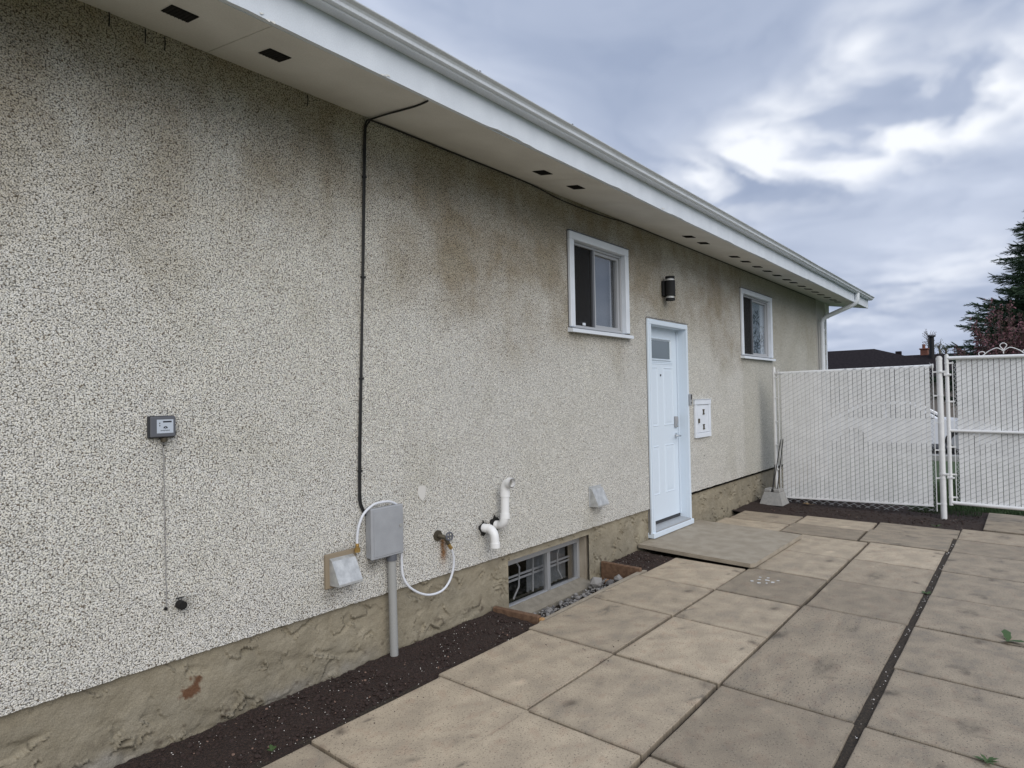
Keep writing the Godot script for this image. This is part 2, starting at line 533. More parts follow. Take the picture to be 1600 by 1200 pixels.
# the print on a curtain: dark leafy sprays on a pale cloth
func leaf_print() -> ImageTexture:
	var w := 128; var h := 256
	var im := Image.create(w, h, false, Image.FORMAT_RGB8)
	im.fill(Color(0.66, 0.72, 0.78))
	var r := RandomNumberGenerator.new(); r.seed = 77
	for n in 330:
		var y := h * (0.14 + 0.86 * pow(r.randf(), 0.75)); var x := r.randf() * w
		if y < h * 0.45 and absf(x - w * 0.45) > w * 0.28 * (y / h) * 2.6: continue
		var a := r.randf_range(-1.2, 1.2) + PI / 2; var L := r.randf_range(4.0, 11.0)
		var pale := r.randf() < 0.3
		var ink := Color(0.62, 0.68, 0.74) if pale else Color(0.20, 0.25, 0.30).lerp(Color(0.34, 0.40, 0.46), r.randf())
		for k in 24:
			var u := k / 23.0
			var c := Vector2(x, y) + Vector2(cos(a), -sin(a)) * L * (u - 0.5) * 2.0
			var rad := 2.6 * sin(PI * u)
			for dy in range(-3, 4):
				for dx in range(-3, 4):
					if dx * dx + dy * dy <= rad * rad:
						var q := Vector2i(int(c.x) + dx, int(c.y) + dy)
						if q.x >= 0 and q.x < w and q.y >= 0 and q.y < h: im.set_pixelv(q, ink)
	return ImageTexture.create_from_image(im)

func slab_picture(seed_: int, k: int) -> ImageTexture:
	var s := 512
	var a := noise(seed_, 0.006, 5).get_image(s, s).get_data()       # broad weathering
	var b := noise(seed_ + 1, 0.011, 6).get_image(s, s).get_data()    # blotches
	var g := noise(seed_ + 2, 0.4, 2).get_image(s, s).get_data()     # sand grain
	var pit := noise(seed_ + 4, 0.10, 3).get_image(s, s).get_data()  # pits
	var c1 := Vector3(0.518, 0.474, 0.410); var c2 := Vector3(0.604, 0.555, 0.480)
	var grey := Vector3(0.46, 0.45, 0.425); var rosy := Vector3(0.54, 0.47, 0.40)
	var lighter: float = [1.19, 1.12, 1.22, 1.15, 1.02, 1.08, 0.98, 1.04][k]
	var stain: float = [0.35, 0.75, 0.2, 0.55, 0.9, 0.3, 0.5, 0.65][k]
	var r := RandomNumberGenerator.new(); r.seed = seed_ * 31
	var spots := []
	for q in 2 + k % 4: spots.append([r.randf() * s, r.randf() * s, r.randf_range(18.0, 85.0), r.randf_range(10.0, 55.0), r.randf_range(0.06, 0.26) * (1.0 if r.randf() < 0.75 else -0.5)])
	for q in spots:
		var an := r.randf_range(-1.5, 1.5)
		q.append(cos(an)); q.append(sin(an)); q.append(pow(2.0 * maxf(q[2], q[3]), 2.0))
	var d := PackedByteArray(); d.resize(s * s * 3)
	for y in s:
		for x in s:
			var i := y * s + x
			var fa := a[i] / 255.0; var fb := b[i] / 255.0
			var cc := c1.lerp(c2, fa)
			cc = cc.lerp(grey * 0.92, 0.5 * stain * smoothstep(0.45, 0.95, fb * 0.45 + (1.0 - fa) * 0.55))
			cc = cc.lerp(rosy, 0.45 * smoothstep(0.55, 0.9, fb))
			var e := float(mini(mini(x, s - 1 - x), mini(y, s - 1 - y)))
			cc *= 1.0 - 0.22 * exp(-e / 5.0) * (0.4 + fb)
			cc *= 1.0 + 0.20 * (g[i] / 127.5 - 1.0)
			for q in spots:
				var dx: float = x - q[0]; var dy: float = y - q[1]
				if dx * dx + dy * dy > q[7]: continue
				var ex: float = (dx * q[5] + dy * q[6]) / q[2]; var ey: float = (dy * q[5] - dx * q[6]) / q[3]
				var e2 := ex * ex + ey * ey
				if e2 < 4.0: cc *= 1.0 - q[4] * exp(-1.6 * e2) * clampf(2.4 * fb - 0.3 + 0.5 * (g[i] / 127.5 - 1.0), 0.0, 1.6)
			cc *= lighter
			if pit[i] > 196: cc *= 0.66
			elif pit[i] < 52: cc *= 1.12
			var o := i * 3
			d[o] = clampi(int(cc.x * 255), 0, 255); d[o + 1] = clampi(int(cc.y * 255), 0, 255); d[o + 2] = clampi(int(cc.z * 255), 0, 255)
	return ImageTexture.create_from_image(Image.create_from_data(s, s, false, Image.FORMAT_RGB8, d))

# ---------------------------------------------------------------- ground
func terrain_y(x: float, z: float) -> float:
	if x > -9.5 and x < 3.75 and z > -9.62 and z < 1.6: return -0.26
	var y := -0.015 - 0.0133 * clampf(x, -2.0, 6.0)
	y -= 0.30 * smoothstep(-11.0, -18.5, z)
	y -= 0.05 * smoothstep(-27.0, -60.0, z)
	if x > 4.0: y = lerpf(y, minf(y, -0.1), smoothstep(4.0, 9.0, x))
	return y

func make_ground() -> void:
	var xs := [-500.0, -200.0, -90.0, -40.0, -20.0, -9.52, -9.48, -5.0, -2.0, 0.0, 1.0, 2.0, 3.0, 3.73, 3.77, 5.0, 7.0, 10.0, 16.0, 30.0, 60.0, 120.0, 250.0, 500.0]
	var zs := [500.0, 200.0, 80.0, 30.0, 10.0, 1.62, 1.58, -3.0, -7.0, -9.60, -9.64, -10.2, -11.0, -12.0, -13.0, -14.0, -15.0, -16.0, -17.0, -18.0, -18.6, -19.2, -22.0, -27.0, -35.0, -50.0, -80.0, -150.0, -300.0, -700.0]
	var p := PackedVector3Array()
	for z in zs:
		for x in xs: p.push_back(Vector3(x, terrain_y(x, z), z))
	var m := MB.new(); m.grid(p, xs.size(), zs.size(), Vector3.UP)
	struct("ground", m, M.lawn_base)
	# sand and dirt that the slabs lie on, seen in the joints
	m = MB.new()
	m.quad(Vector3(0.40, ground_y(0.4) - 0.030, 1.5), Vector3(3.7, ground_y(3.7) - 0.030, 1.5), Vector3(3.7, ground_y(3.7) - 0.030, -9.6), Vector3(0.40, ground_y(0.4) - 0.030, -9.6))
	m.quad(Vector3(0.40, -0.3, 1.5), Vector3(0.40, ground_y(0.4) - 0.030, 1.5), Vector3(0.40, ground_y(0.4) - 0.030, -9.6), Vector3(0.40, -0.3, -9.6))
	struct("bedding_ground", m, M.joint_dirt)

func slab(parent: Node3D, x0: float, x1: float, z0: float, z1: float, k: int, lift := 0.0, called := "paving_slab") -> MeshInstance3D:
	var m := MB.new()
	var hx := absf(x1 - x0) * 0.5; var hz := absf(z1 - z0) * 0.5
	# outline with slightly wavering edges and worn corners
	var cs := [Vector2(-hx, hz), Vector2(hx, hz), Vector2(hx, -hz), Vector2(-hx, -hz)]
	var out: Array[Vector2] = []
	for e in 4:
		var a: Vector2 = cs[e]; var b: Vector2 = cs[(e + 1) % 4]
		var d := (b - a).normalized(); var nn := Vector2(-d.y, d.x)
		if nn.dot(a + b) > 0.0: nn = -nn
		var chip := rng.randf_range(0.002, 0.007) if rng.randf() < 0.75 else rng.randf_range(0.008, 0.020)
		out.append(a + d * chip + nn * 0.0005)
		for q in [0.2, 0.42, 0.63, 0.84]:
			var f: float = q + rng.randf_range(-0.06, 0.06)
			out.append(a.lerp(b, f) + nn * rng.randf_range(0.0, 0.0030))
		out.append(b - d * rng.randf_range(0.003, 0.008) + nn * 0.0005)
	var nq := out.size()
	var uv := func(p: Vector2) -> Vector2: return Vector2(p.x / (2.0 * hx) + 0.5, p.y / (2.0 * hz) + 0.5)
	var top0 := m.vert(Vector3.ZERO, Vector3.UP, Vector2(0.5, 0.5))
	for p in out:
		var q: Vector2 = p - p.normalized() * 0.0045
		m.vert(Vector3(q.x, 0, q.y), Vector3.UP, uv.call(q))
	for i in nq: m.idx.append_array([top0, top0 + 1 + (i + 1) % nq, top0 + 1 + i])
	for i in nq:
		var p: Vector2 = out[i]; var q: Vector2 = out[(i + 1) % nq]
		var pi_ := p - p.normalized() * 0.0045; var qi := q - q.normalized() * 0.0045
		var s0 := m.v.size()
		m.quad(Vector3(p.x, -0.004, p.y), Vector3(q.x, -0.004, q.y), Vector3(qi.x, 0, qi.y), Vector3(pi_.x, 0, pi_.y))
		m.quad(Vector3(p.x, -0.052, p.y), Vector3(q.x, -0.052, q.y), Vector3(q.x, -0.004, q.y), Vector3(p.x, -0.004, p.y))
		for w in range(s0, m.v.size()): m.t[w] = uv.call(Vector2(m.v[w].x, m.v[w].z) * 0.995)
	var o := MeshInstance3D.new()
	o.mesh = m.mesh(M["slab_%d" % (k % 8)])
	o.name = called
	var cx := (x0 + x1) * 0.5
	o.position = Vector3(cx, ground_y(cx) + lift + rng.randf_range(-0.002, 0.002), (z0 + z1) * 0.5)
	o.rotation = Vector3(rng.randf_range(-0.002, 0.002), rng.randf_range(-0.004, 0.004) , -0.0133 + rng.randf_range(-0.0025, 0.0025))
	if rng.randf() < 0.5: o.rotate_object_local(Vector3.UP, PI)
	parent.add_child(o, true)
	return o

func make_patio() -> void:
	var pat := Node3D.new(); pat.name = "patio_pavement"; add_child(pat)
	pat.set_meta("kind", "structure"); pat.set_meta("base", Vector3.ZERO)
	# x0, x1, then the joints along z
	var cols := [
		[0.49, 1.09, [1.56, 0.78, 0.0, -0.79, -1.588]], [1.12, 1.70, [1.56, 0.78, 0.0, -0.79, -1.60]],
		[1.055, 1.662, [-1.61, -2.385, -3.205, -3.985, -4.71, -5.475, -6.262, -7.055]],
		[1.72, 2.31, [1.6, 0.8, 0.02, -0.8, -1.62]], [1.678, 2.292, [-1.63, -2.41, -3.208, -4.745, -5.525, -6.305, -7.095]],
		[2.328, 2.945, [1.5, 0.72, -0.06, -0.84, -1.63, -2.42, -3.21, -3.975, -4.755, -5.525, -6.32, -7.11, -7.735, -8.335]],
		[2.955, 3.565, [1.5, 0.72, -0.06, -0.84, -1.63, -2.41, -3.2, -3.98, -4.76, -5.53, -6.31, -7.10, -7.74, -8.34]],
		[2.50, 3.10, [-8.43, -9.02, -9.60]], [3.11, 3.68, [-8.42, -9.02, -9.60]]]
	var k := 0
	for cdef in cols:
		var js: Array = cdef[2]
		for i in js.size() - 1:
			var jx := rng.randf_range(-0.004, 0.004)
			slab(pat, cdef[0] + jx + 0.002, cdef[1] + jx - 0.002, js[i] - 0.007, js[i + 1] + 0.007, k % 4 if rng.randf() < (0.65 if cdef[0] < 1.6 else 0.15) else 4 + k % 4, 0.0)
			k += 1 if rng.randf() < 0.6 else 3
	# column next to the beds: every slab a little further in
	var rows := [[0.478, 1.07, -1.595, -2.385, 2], [0.445, 1.045, -2.395, -3.205, 0], [0.418, 1.035, -3.215, -3.99, 1], [0.405, 1.04, -4.0, -4.70, 3], [0.415, 1.045, -4.712, -5.40, 2]]
	for r in rows: slab(pat, r[0], r[1], r[2], r[3], r[4])
	# far rows by the fence
	for r in [[0.10, 0.81, -6.93, -7.46, 2], [0.825, 1.548, -7.07, -7.60, 6], [1.568, 2.30, -7.105, -7.735, 4], [0.13, 0.815, -7.475, -8.02, 5], [0.83, 1.565, -7.615, -8.13, 0], [1.585, 2.325, -7.75, -8.215, 7]]:
		var s := slab(pat, r[0], r[1], r[2], r[3], r[4])
		s.rotate_y(0.02)
	# the raised concrete slab at the door
	var m := MB.new()
	m.prism(PackedVector2Array([Vector2(0.0, -5.47), Vector2(0.5, -5.44), Vector2(1.075, -5.415), Vector2(1.10, -5.45), Vector2(1.108, -6.1), Vector2(1.115, -6.80), Vector2(0.6, -6.86), Vector2(0.0, -6.90)]), Vector3(0, 0.076, 0), Vector3(1, -0.0133, 0), Vector3(0, 0, 1), Vector3(0, -0.034, 0))
	var st := part("door_slab", m, M.concrete, pat)
	st.set_meta("label", "raised worn concrete slab below the door")
	# dirt packed in the wide joint
	m = MB.new()
	var p := PackedVector3Array()
	var nz := noise(130, 6.0, 3)
	for j in 140:
		var z := 1.4 - j * 0.0695
		for i in 5:
			var x := 2.27 + i * 0.02
			p.push_back(Vector3(x, ground_y(x) - 0.010 + 0.008 * nz.get_noise_2d(x, z), z))
	m.grid(p, 5, 140, Vector3.UP)
	part("joint_soil", m, M.joint_dirt, pat)
	# white splashes on one slab
	for q in [[1.20, -5.08, 0.016], [1.235, -5.15, 0.013], [1.26, -5.06, 0.016], [1.29, -5.17, 0.018], [1.31, -5.09, 0.012], [1.34, -5.14, 0.018], [1.22, -5.22, 0.012], [1.275, -5.24, 0.014], [1.36, -5.21, 0.012]]:
		m = MB.new()
		blob_sheet(m, Vector3(q[0], ground_y(q[0]) + 0.0035, q[1]), Vector3(1, 0, 0), Vector3(0, 0, -1), q[2], 9, Vector3(0, 0.0012, 0))
		part("paint_splash", m, M.splash, pat)

# a thin uneven patch
func blob_sheet(m: MB, at: Vector3, eu: Vector3, ev: Vector3, r: float, sides: int, thick: Vector3, tall := 1.0) -> void:
	var poly := PackedVector2Array()
	for i in sides:
		var a := TAU * i / sides
		var q := r * rng.randf_range(0.65, 1.15)
		poly.push_back(Vector2(cos(a) * q, sin(a) * q * tall))
	m.prism(poly, at, eu, ev, thick)

# ---------------------------------------------------------------- the house
func wall_colour(z: float, y: float, big: FastNoiseLite, mid: FastNoiseLite, fine: FastNoiseLite) -> Color:
	var c := Vector3(0.91, 0.895, 0.865)
	var a := big.get_noise_2d(z, y); var b := mid.get_noise_2d(z, y); var run := mid.get_noise_2d(z * 4.5 + 0.6 * a, y * 0.5); var f := fine.get_noise_2d(z, y)
	c = c.lerp(Vector3(0.90, 0.895, 0.905), clampf(0.5 + a * 1.2, 0.0, 1.0) * 0.5)
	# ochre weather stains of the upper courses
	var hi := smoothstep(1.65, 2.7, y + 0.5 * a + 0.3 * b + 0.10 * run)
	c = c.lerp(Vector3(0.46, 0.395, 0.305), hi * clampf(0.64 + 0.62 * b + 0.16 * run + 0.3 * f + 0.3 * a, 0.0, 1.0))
	c = c.lerp(Vector3(0.70, 0.68, 0.61), clampf(b - 0.18, 0.0, 1.0) * 0.9)
	c *= 1.0 + 0.06 * f
	# a faint line where a lead ran, below the grey sensor box
	if y < 1.34 and y > 0.6:
		c *= 1.0 - 0.30 * exp(-pow((z + 1.196 + 0.006 * f) / 0.006, 2.0))
	# rust below the faucet
	var rz := (z + 2.885 + 0.008 * f) / 0.028
	if y < 0.60 and y > 0.30:
		var runs := exp(-rz * rz) * smoothstep(0.36, 0.56, y + 0.05 * f) * clampf(0.75 + 0.8 * fine.get_noise_2d(z * 9.0, y * 1.5), 0.0, 1.0)
		c = c.lerp(Vector3(0.34, 0.15, 0.035), clampf(runs * 1.5, 0.0, 0.95))
	# grime round the pipe and the wall boxes
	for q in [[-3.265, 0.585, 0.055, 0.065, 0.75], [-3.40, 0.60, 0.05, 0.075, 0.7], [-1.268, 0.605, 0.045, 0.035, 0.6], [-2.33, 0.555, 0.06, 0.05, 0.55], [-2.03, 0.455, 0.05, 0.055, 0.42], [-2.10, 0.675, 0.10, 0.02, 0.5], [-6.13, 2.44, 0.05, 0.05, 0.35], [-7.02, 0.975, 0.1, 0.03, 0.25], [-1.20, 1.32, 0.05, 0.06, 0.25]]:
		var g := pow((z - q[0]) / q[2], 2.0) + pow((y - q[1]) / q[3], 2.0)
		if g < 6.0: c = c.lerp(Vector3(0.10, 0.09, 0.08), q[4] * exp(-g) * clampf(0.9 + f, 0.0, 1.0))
	# the faint seam right of the door
	if z < -8.3 and z > -8.6 and y < 2.0:
		c *= 1.0 - 0.28 * exp(-pow((z + 8.43) / 0.012, 2.0)) * clampf(0.6 + mid.get_noise_1d(y * 3.0), 0.0, 1.0)
	if z < -8.46: c = c.lerp(Vector3(0.74, 0.725, 0.67), 0.6)
	return Color(c.x, c.y, c.z)

func make_house() -> void:
	var h := thing("bungalow", "pebble-dashed bungalow with white eaves, two small windows and a white side door", "house", Vector3.ZERO)
	var holes := [[-5.40, -4.36, 2.03, 2.87], [-9.62, -8.38, 1.97, 2.87], [-6.655, -5.735, 0.08, 2.245]]
	var big := noise(201, 0.32, 3); var mid := noise(203, 1.1, 4); var fine := noise(205, 5.0, 3)
	# outer skin
	var zc := []
	var z := 1.5
	while z > WALL_END:
		zc.append(z); z -= 0.014 if z > -3.5 and z < -1.0 else 0.028 if z > -4.0 and z < 0.0 else (0.05 if z > -9.7 else 0.1)
	for q in holes: zc.append_array([q[0], q[1]])
	zc.append(WALL_END)
	zc.sort(); zc.reverse()
	zc = dedupe(zc)
	var yc := []
	var y := 0.37
	while y < EAVE_Y:
		yc.append(y); y += 0.014 if y < 0.72 else 0.05
	for q in holes: yc.append_array([q[2], q[3]])
	yc.append(EAVE_Y)
	yc.sort()
	yc = dedupe(yc.filter(func(t): return t >= 0.37))
	var m := MB.new()
	var nz := zc.size()
	for j in yc.size():
		for i in nz:
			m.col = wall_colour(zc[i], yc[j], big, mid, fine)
			# the lower edge is broken off unevenly
			var yy: float = yc[j]
			if j == 0: yy += 0.006 * fine.get_noise_1d(zc[i] * 4.0) + (0.035 if zc[i] < -6.6 else 0.0)
			m.vert(Vector3(0, yy, zc[i]), Vector3.RIGHT)
	for j in yc.size() - 1:
		for i in nz - 1:
			var cz: float = (zc[i] + zc[i + 1]) * 0.5; var cy: float = (yc[j] + yc[j + 1]) * 0.5
			var skip := false
			for q in holes:
				if cz > q[0] and cz < q[1] and cy > q[2] and cy < q[3]: skip = true
			if skip: continue
			var a := j * nz + i
			m.idx.append_array([a, a + nz, a + 1, a + 1, a + nz, a + nz + 1])
	# lower lip of the render
	for i in nz - 1:
		if zc[i] <= -5.735 and zc[i + 1] >= -6.655: continue
		m.col = Color(0.5, 0.48, 0.44)
		var ya := m.v[i].y; var yb := m.v[i + 1].y
		m.quad(Vector3(-0.03, ya, zc[i + 1]), Vector3(-0.03, ya, zc[i]), Vector3(0, ya, zc[i]), Vector3(0, yb, zc[i + 1]))
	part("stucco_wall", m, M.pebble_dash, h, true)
	# the wall's own thickness behind that skin, round the openings
	m = MB.new()
	var zcut := [1.5, -4.36, -5.40, -5.735, -6.655, -8.38, -9.62, WALL_END]
	var ycut := [0.38, 1.97, 2.03, 2.245, 2.87, EAVE_Y]
	for i in zcut.size() - 1:
		for j in ycut.size() - 1:
			var cz: float = (zcut[i] + zcut[i + 1]) * 0.5; var cy: float = (ycut[j] + ycut[j + 1]) * 0.5
			var skip := false
			for q in holes:
				if cz > q[0] and cz < q[1] and cy > q[2] and cy < q[3]: skip = true
			if not skip: m.box(Vector3(-0.22, ycut[j], zcut[i + 1]), Vector3(-0.012, ycut[j + 1], zcut[i]))
	part("wall_core", m, M.interior, h)
	# the other walls, floor and ceiling
	m = MB.new()
	m.box(Vector3(-9.2, -0.3, 1.5), Vector3(-0.012, EAVE_Y + 0.02, 1.7))
	m.box(Vector3(-9.2, -0.3, WALL_END - 0.2), Vector3(-0.035, EAVE_Y + 0.02, WALL_END - 0.003))
	m.box(Vector3(-9.4, -0.3, WALL_END - 0.2), Vector3(-9.205, EAVE_Y, 1.7))
	part("end_wall", m, M.patch_render, h)
	m = MB.new()
	m.box(Vector3(-9.2, 0.95, WALL_END), Vector3(-0.225, 1.05, -6.75))
	m.box(Vector3(-9.2, 0.95, -5.6), Vector3(-0.225, 1.05, 1.49))
	m.box(Vector3(-9.2, EAVE_Y + 0.03, WALL_END), Vector3(-0.02, EAVE_Y + 0.06, 1.49))
	part("interior_floor", m, M.interior, h)
	make_foundation(h)
	make_eaves(h)
	make_window(h, -4.372, -5.365, 2.045, 2.872, -4.815, "larger white-framed sliding window left of the side door", true)
	make_window(h, -8.385, -9.66, 1.97, 2.882, -8.93, "white-framed sliding window with a leaf-patterned curtain near the fence", false)
	make_door(h)
	make_basement_window(h)
	# nails and stub wires below the soffit
	for q in [[-0.99, 3.11], [-1.13, 3.10], [-1.21, 3.10], [-1.93, 3.10]]:
		m = MB.new(); m.tube([Vector3(0.004, q[1] - 0.03, q[0]), Vector3(0.012, q[1], q[0]), Vector3(0.006, q[1] + 0.03, q[0])], 0.0028, 5)
		part("cable_nail", m, M.rubber, h)
	# a smooth patch in the pebble dash and a few dark flecks
	m = MB.new()
	m.prism(PackedVector2Array([Vector2(-0.028, 0.045), Vector2(0.024, 0.045), Vector2(0.036, 0.02), Vector2(0.028, -0.025), Vector2(0.008, -0.05), Vector2(-0.012, -0.035), Vector2(-0.034, 0.0)]), Vector3(0.001, 0.915, -2.705), Vector3(0, 0, -1), Vector3.UP, Vector3(0.003, 0, 0))
	part("stucco_patch", m, M.patch_pale, h)
	for q in [[-1.195, 1.318, 0.004], [-1.54, 1.27, 0.005], [-0.93, 2.37, 0.004], [-7.09, 0.78, 0.007], [-1.37, 1.80, 0.004], [-3.1, 1.6, 0.004]]:
		m = MB.new()
		blob_sheet(m, Vector3(0.001, q[1], q[0]), Vector3(0, 0, -1), Vector3.UP, q[2], 7, Vector3(0.003, 0, 0))
		part("dark_fleck", m, M.dark_hole, h)

func dedupe(a: Array) -> Array:
	var o := [a[0]]
	for q in a:
		if absf(q - o[-1]) > 0.0005: o.append(q)
	return o

func make_foundation(h: Node3D) -> void:
	# rough parged concrete below the pebble dash, trowel ridges and all
	var r1 := noise(301, 4.5, 4); var r2 := noise(303, 2.2, 3); var f := noise(305, 30.0, 3); var wp := noise(307, 3.0, 2); var cl := noise(309, 3.4, 2)
	var blocks := [[1.5, -3.555, -0.28, 0.40], [-3.555, -4.635, 0.312, 0.40], [-4.635, -5.735, -0.28, 0.40], [-6.655, WALL_END, -0.28, 0.43]]
	var m := MB.new()
	for b in blocks:
		var nz := maxi(2, int((b[0] - b[1]) / (0.008 if b[0] > -5.0 else 0.02)) + 1)
		var ny := maxi(4, int((b[3] - b[2]) / 0.008) + 1)
		var p := PackedVector3Array(); var cs := PackedColorArray()
		for j in ny:
			for i in nz:
				var z := lerpf(b[0], b[1], float(i) / (nz - 1)); var y := lerpf(b[2], b[3], float(j) / (ny - 1))
				var ww := wp.get_noise_2d(z, y) * 0.35
				var rid := 1.0 - absf(r1.get_noise_2d(z * 0.55 + ww, y * 1.5 + ww) * 3.2)
				rid = pow(clampf(rid, 0.0, 1.0), 3.0) * clampf(0.3 + 2.4 * r2.get_noise_2d(z + 9.0, y), 0.0, 1.0)
				var terrace := r2.get_noise_2d(z * 0.8 + ww, y * 2.0) * 4.0
				terrace = (floorf(terrace) + smoothstep(0.40, 0.60, terrace - floorf(terrace))) * 0.0042
				# lines the trowel left: thin raised curls with a drop below them
				var q := cl.get_noise_2d(z * 0.55 + ww * 0.7, y * 2.6 - z * 0.25 + ww)
				var cut := exp(-pow((q - 0.10) / 0.028, 2.0)) * clampf(0.25 + 3.5 * r2.get_noise_2d(z * 1.6 + 3.0, y * 2.0), 0.0, 1.0)
				var drop := smoothstep(0.08, 0.135, q) * clampf(0.3 + 2.4 * r2.get_noise_2d(z * 1.6 + 3.0, y * 2.0), 0.0, 1.0)
				var x := -0.022 + terrace * 0.22 + 0.002 * rid + 0.016 * cut - 0.010 * drop + 0.0026 * f.get_noise_2d(z, y) + 0.006 * r2.get_noise_2d(z * 0.4, y)
				x = minf(x, 0.0)
				if i == 0 or i == nz - 1 or j == 0: x = -0.02
				p.push_back(Vector3(x, y, z))
				var t := Vector3(0.90, 0.88, 0.84) * (1.0 + 0.22 * r2.get_noise_2d(z * 0.5, y))
				t = t.lerp(Vector3(0.80, 0.80, 0.79), clampf(r1.get_noise_2d(z * 0.5 + 5.0, y * 0.7) * 1.3, 0.0, 0.5))
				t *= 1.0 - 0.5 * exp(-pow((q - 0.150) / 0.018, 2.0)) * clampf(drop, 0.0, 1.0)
				# pale lime bloom just over the soil
				var low := 1.0 - smoothstep(0.015, 0.085, y + 0.05 * r1.get_noise_2d(z, 1.0))
				t = t.lerp(Vector3(0.95, 1.0, 1.2), low * 0.6 * smoothstep(-2.6, -1.9, z) * clampf(0.6 + 1.6 * r2.get_noise_2d(z * 1.3, 4.0), 0.0, 1.0))
				# damp brown-black blotches and the rusty spot
				t = t.lerp(Vector3(0.22, 0.18, 0.15), clampf(r1.get_noise_2d(z * 2.3, y * 2.3 + 8.0) - 0.30, 0.0, 1.0) * 2.6 * (1.0 - smoothstep(0.03, 0.2, y)))
				var g := pow((z + 1.315 + 0.3 * (y - 0.2)) / 0.043, 2.0) + pow((y - 0.205) / 0.042, 2.0) + 1.2 * f.get_noise_2d(z * 0.6, y * 0.6) + 1.4 * r1.get_noise_2d(z * 3.0, y * 3.0)
				t = t.lerp(Vector3(0.36, 0.15, 0.065), 0.9 * (1.0 - smoothstep(0.6, 1.15, g)))
				cs.push_back(Color(t.x, t.y, t.z))
		m.grid(p, nz, ny, Vector3.RIGHT, cs)
	part("foundation", m, M.parging, h, true)
	# its thickness, and the reveal of the cellar window
	m = MB.new()
	for b in [[1.5, -3.556, -0.5, 0.372], [-3.554, -4.636, 0.313, 0.372], [-4.634, -5.735, -0.5, 0.372], [-6.655, WALL_END, -0.5, 0.372], [-5.734, -6.656, -0.5, 0.075]]:
		m.box(Vector3(-0.24, b[2], b[1]), Vector3(-0.055, b[3], b[0]))
	m.box(Vector3(-0.24, -0.5, -4.634), Vector3(-0.10, -0.105, -3.556))
	part("foundation_core", m, M.concrete, h)
	# sloped sill under the cellar window
	m = MB.new()
	m.prism(PackedVector2Array([Vector2(-0.1, -0.5), Vector2(0.016, -0.5), Vector2(0.016, -0.112), Vector2(-0.01, -0.088), Vector2(-0.1, -0.060)]), Vector3(0, 0, -4.66), Vector3.RIGHT, Vector3.UP, Vector3(0, 0, 1.13))
	part("cellar_sill", m, M.parging_plain, h)

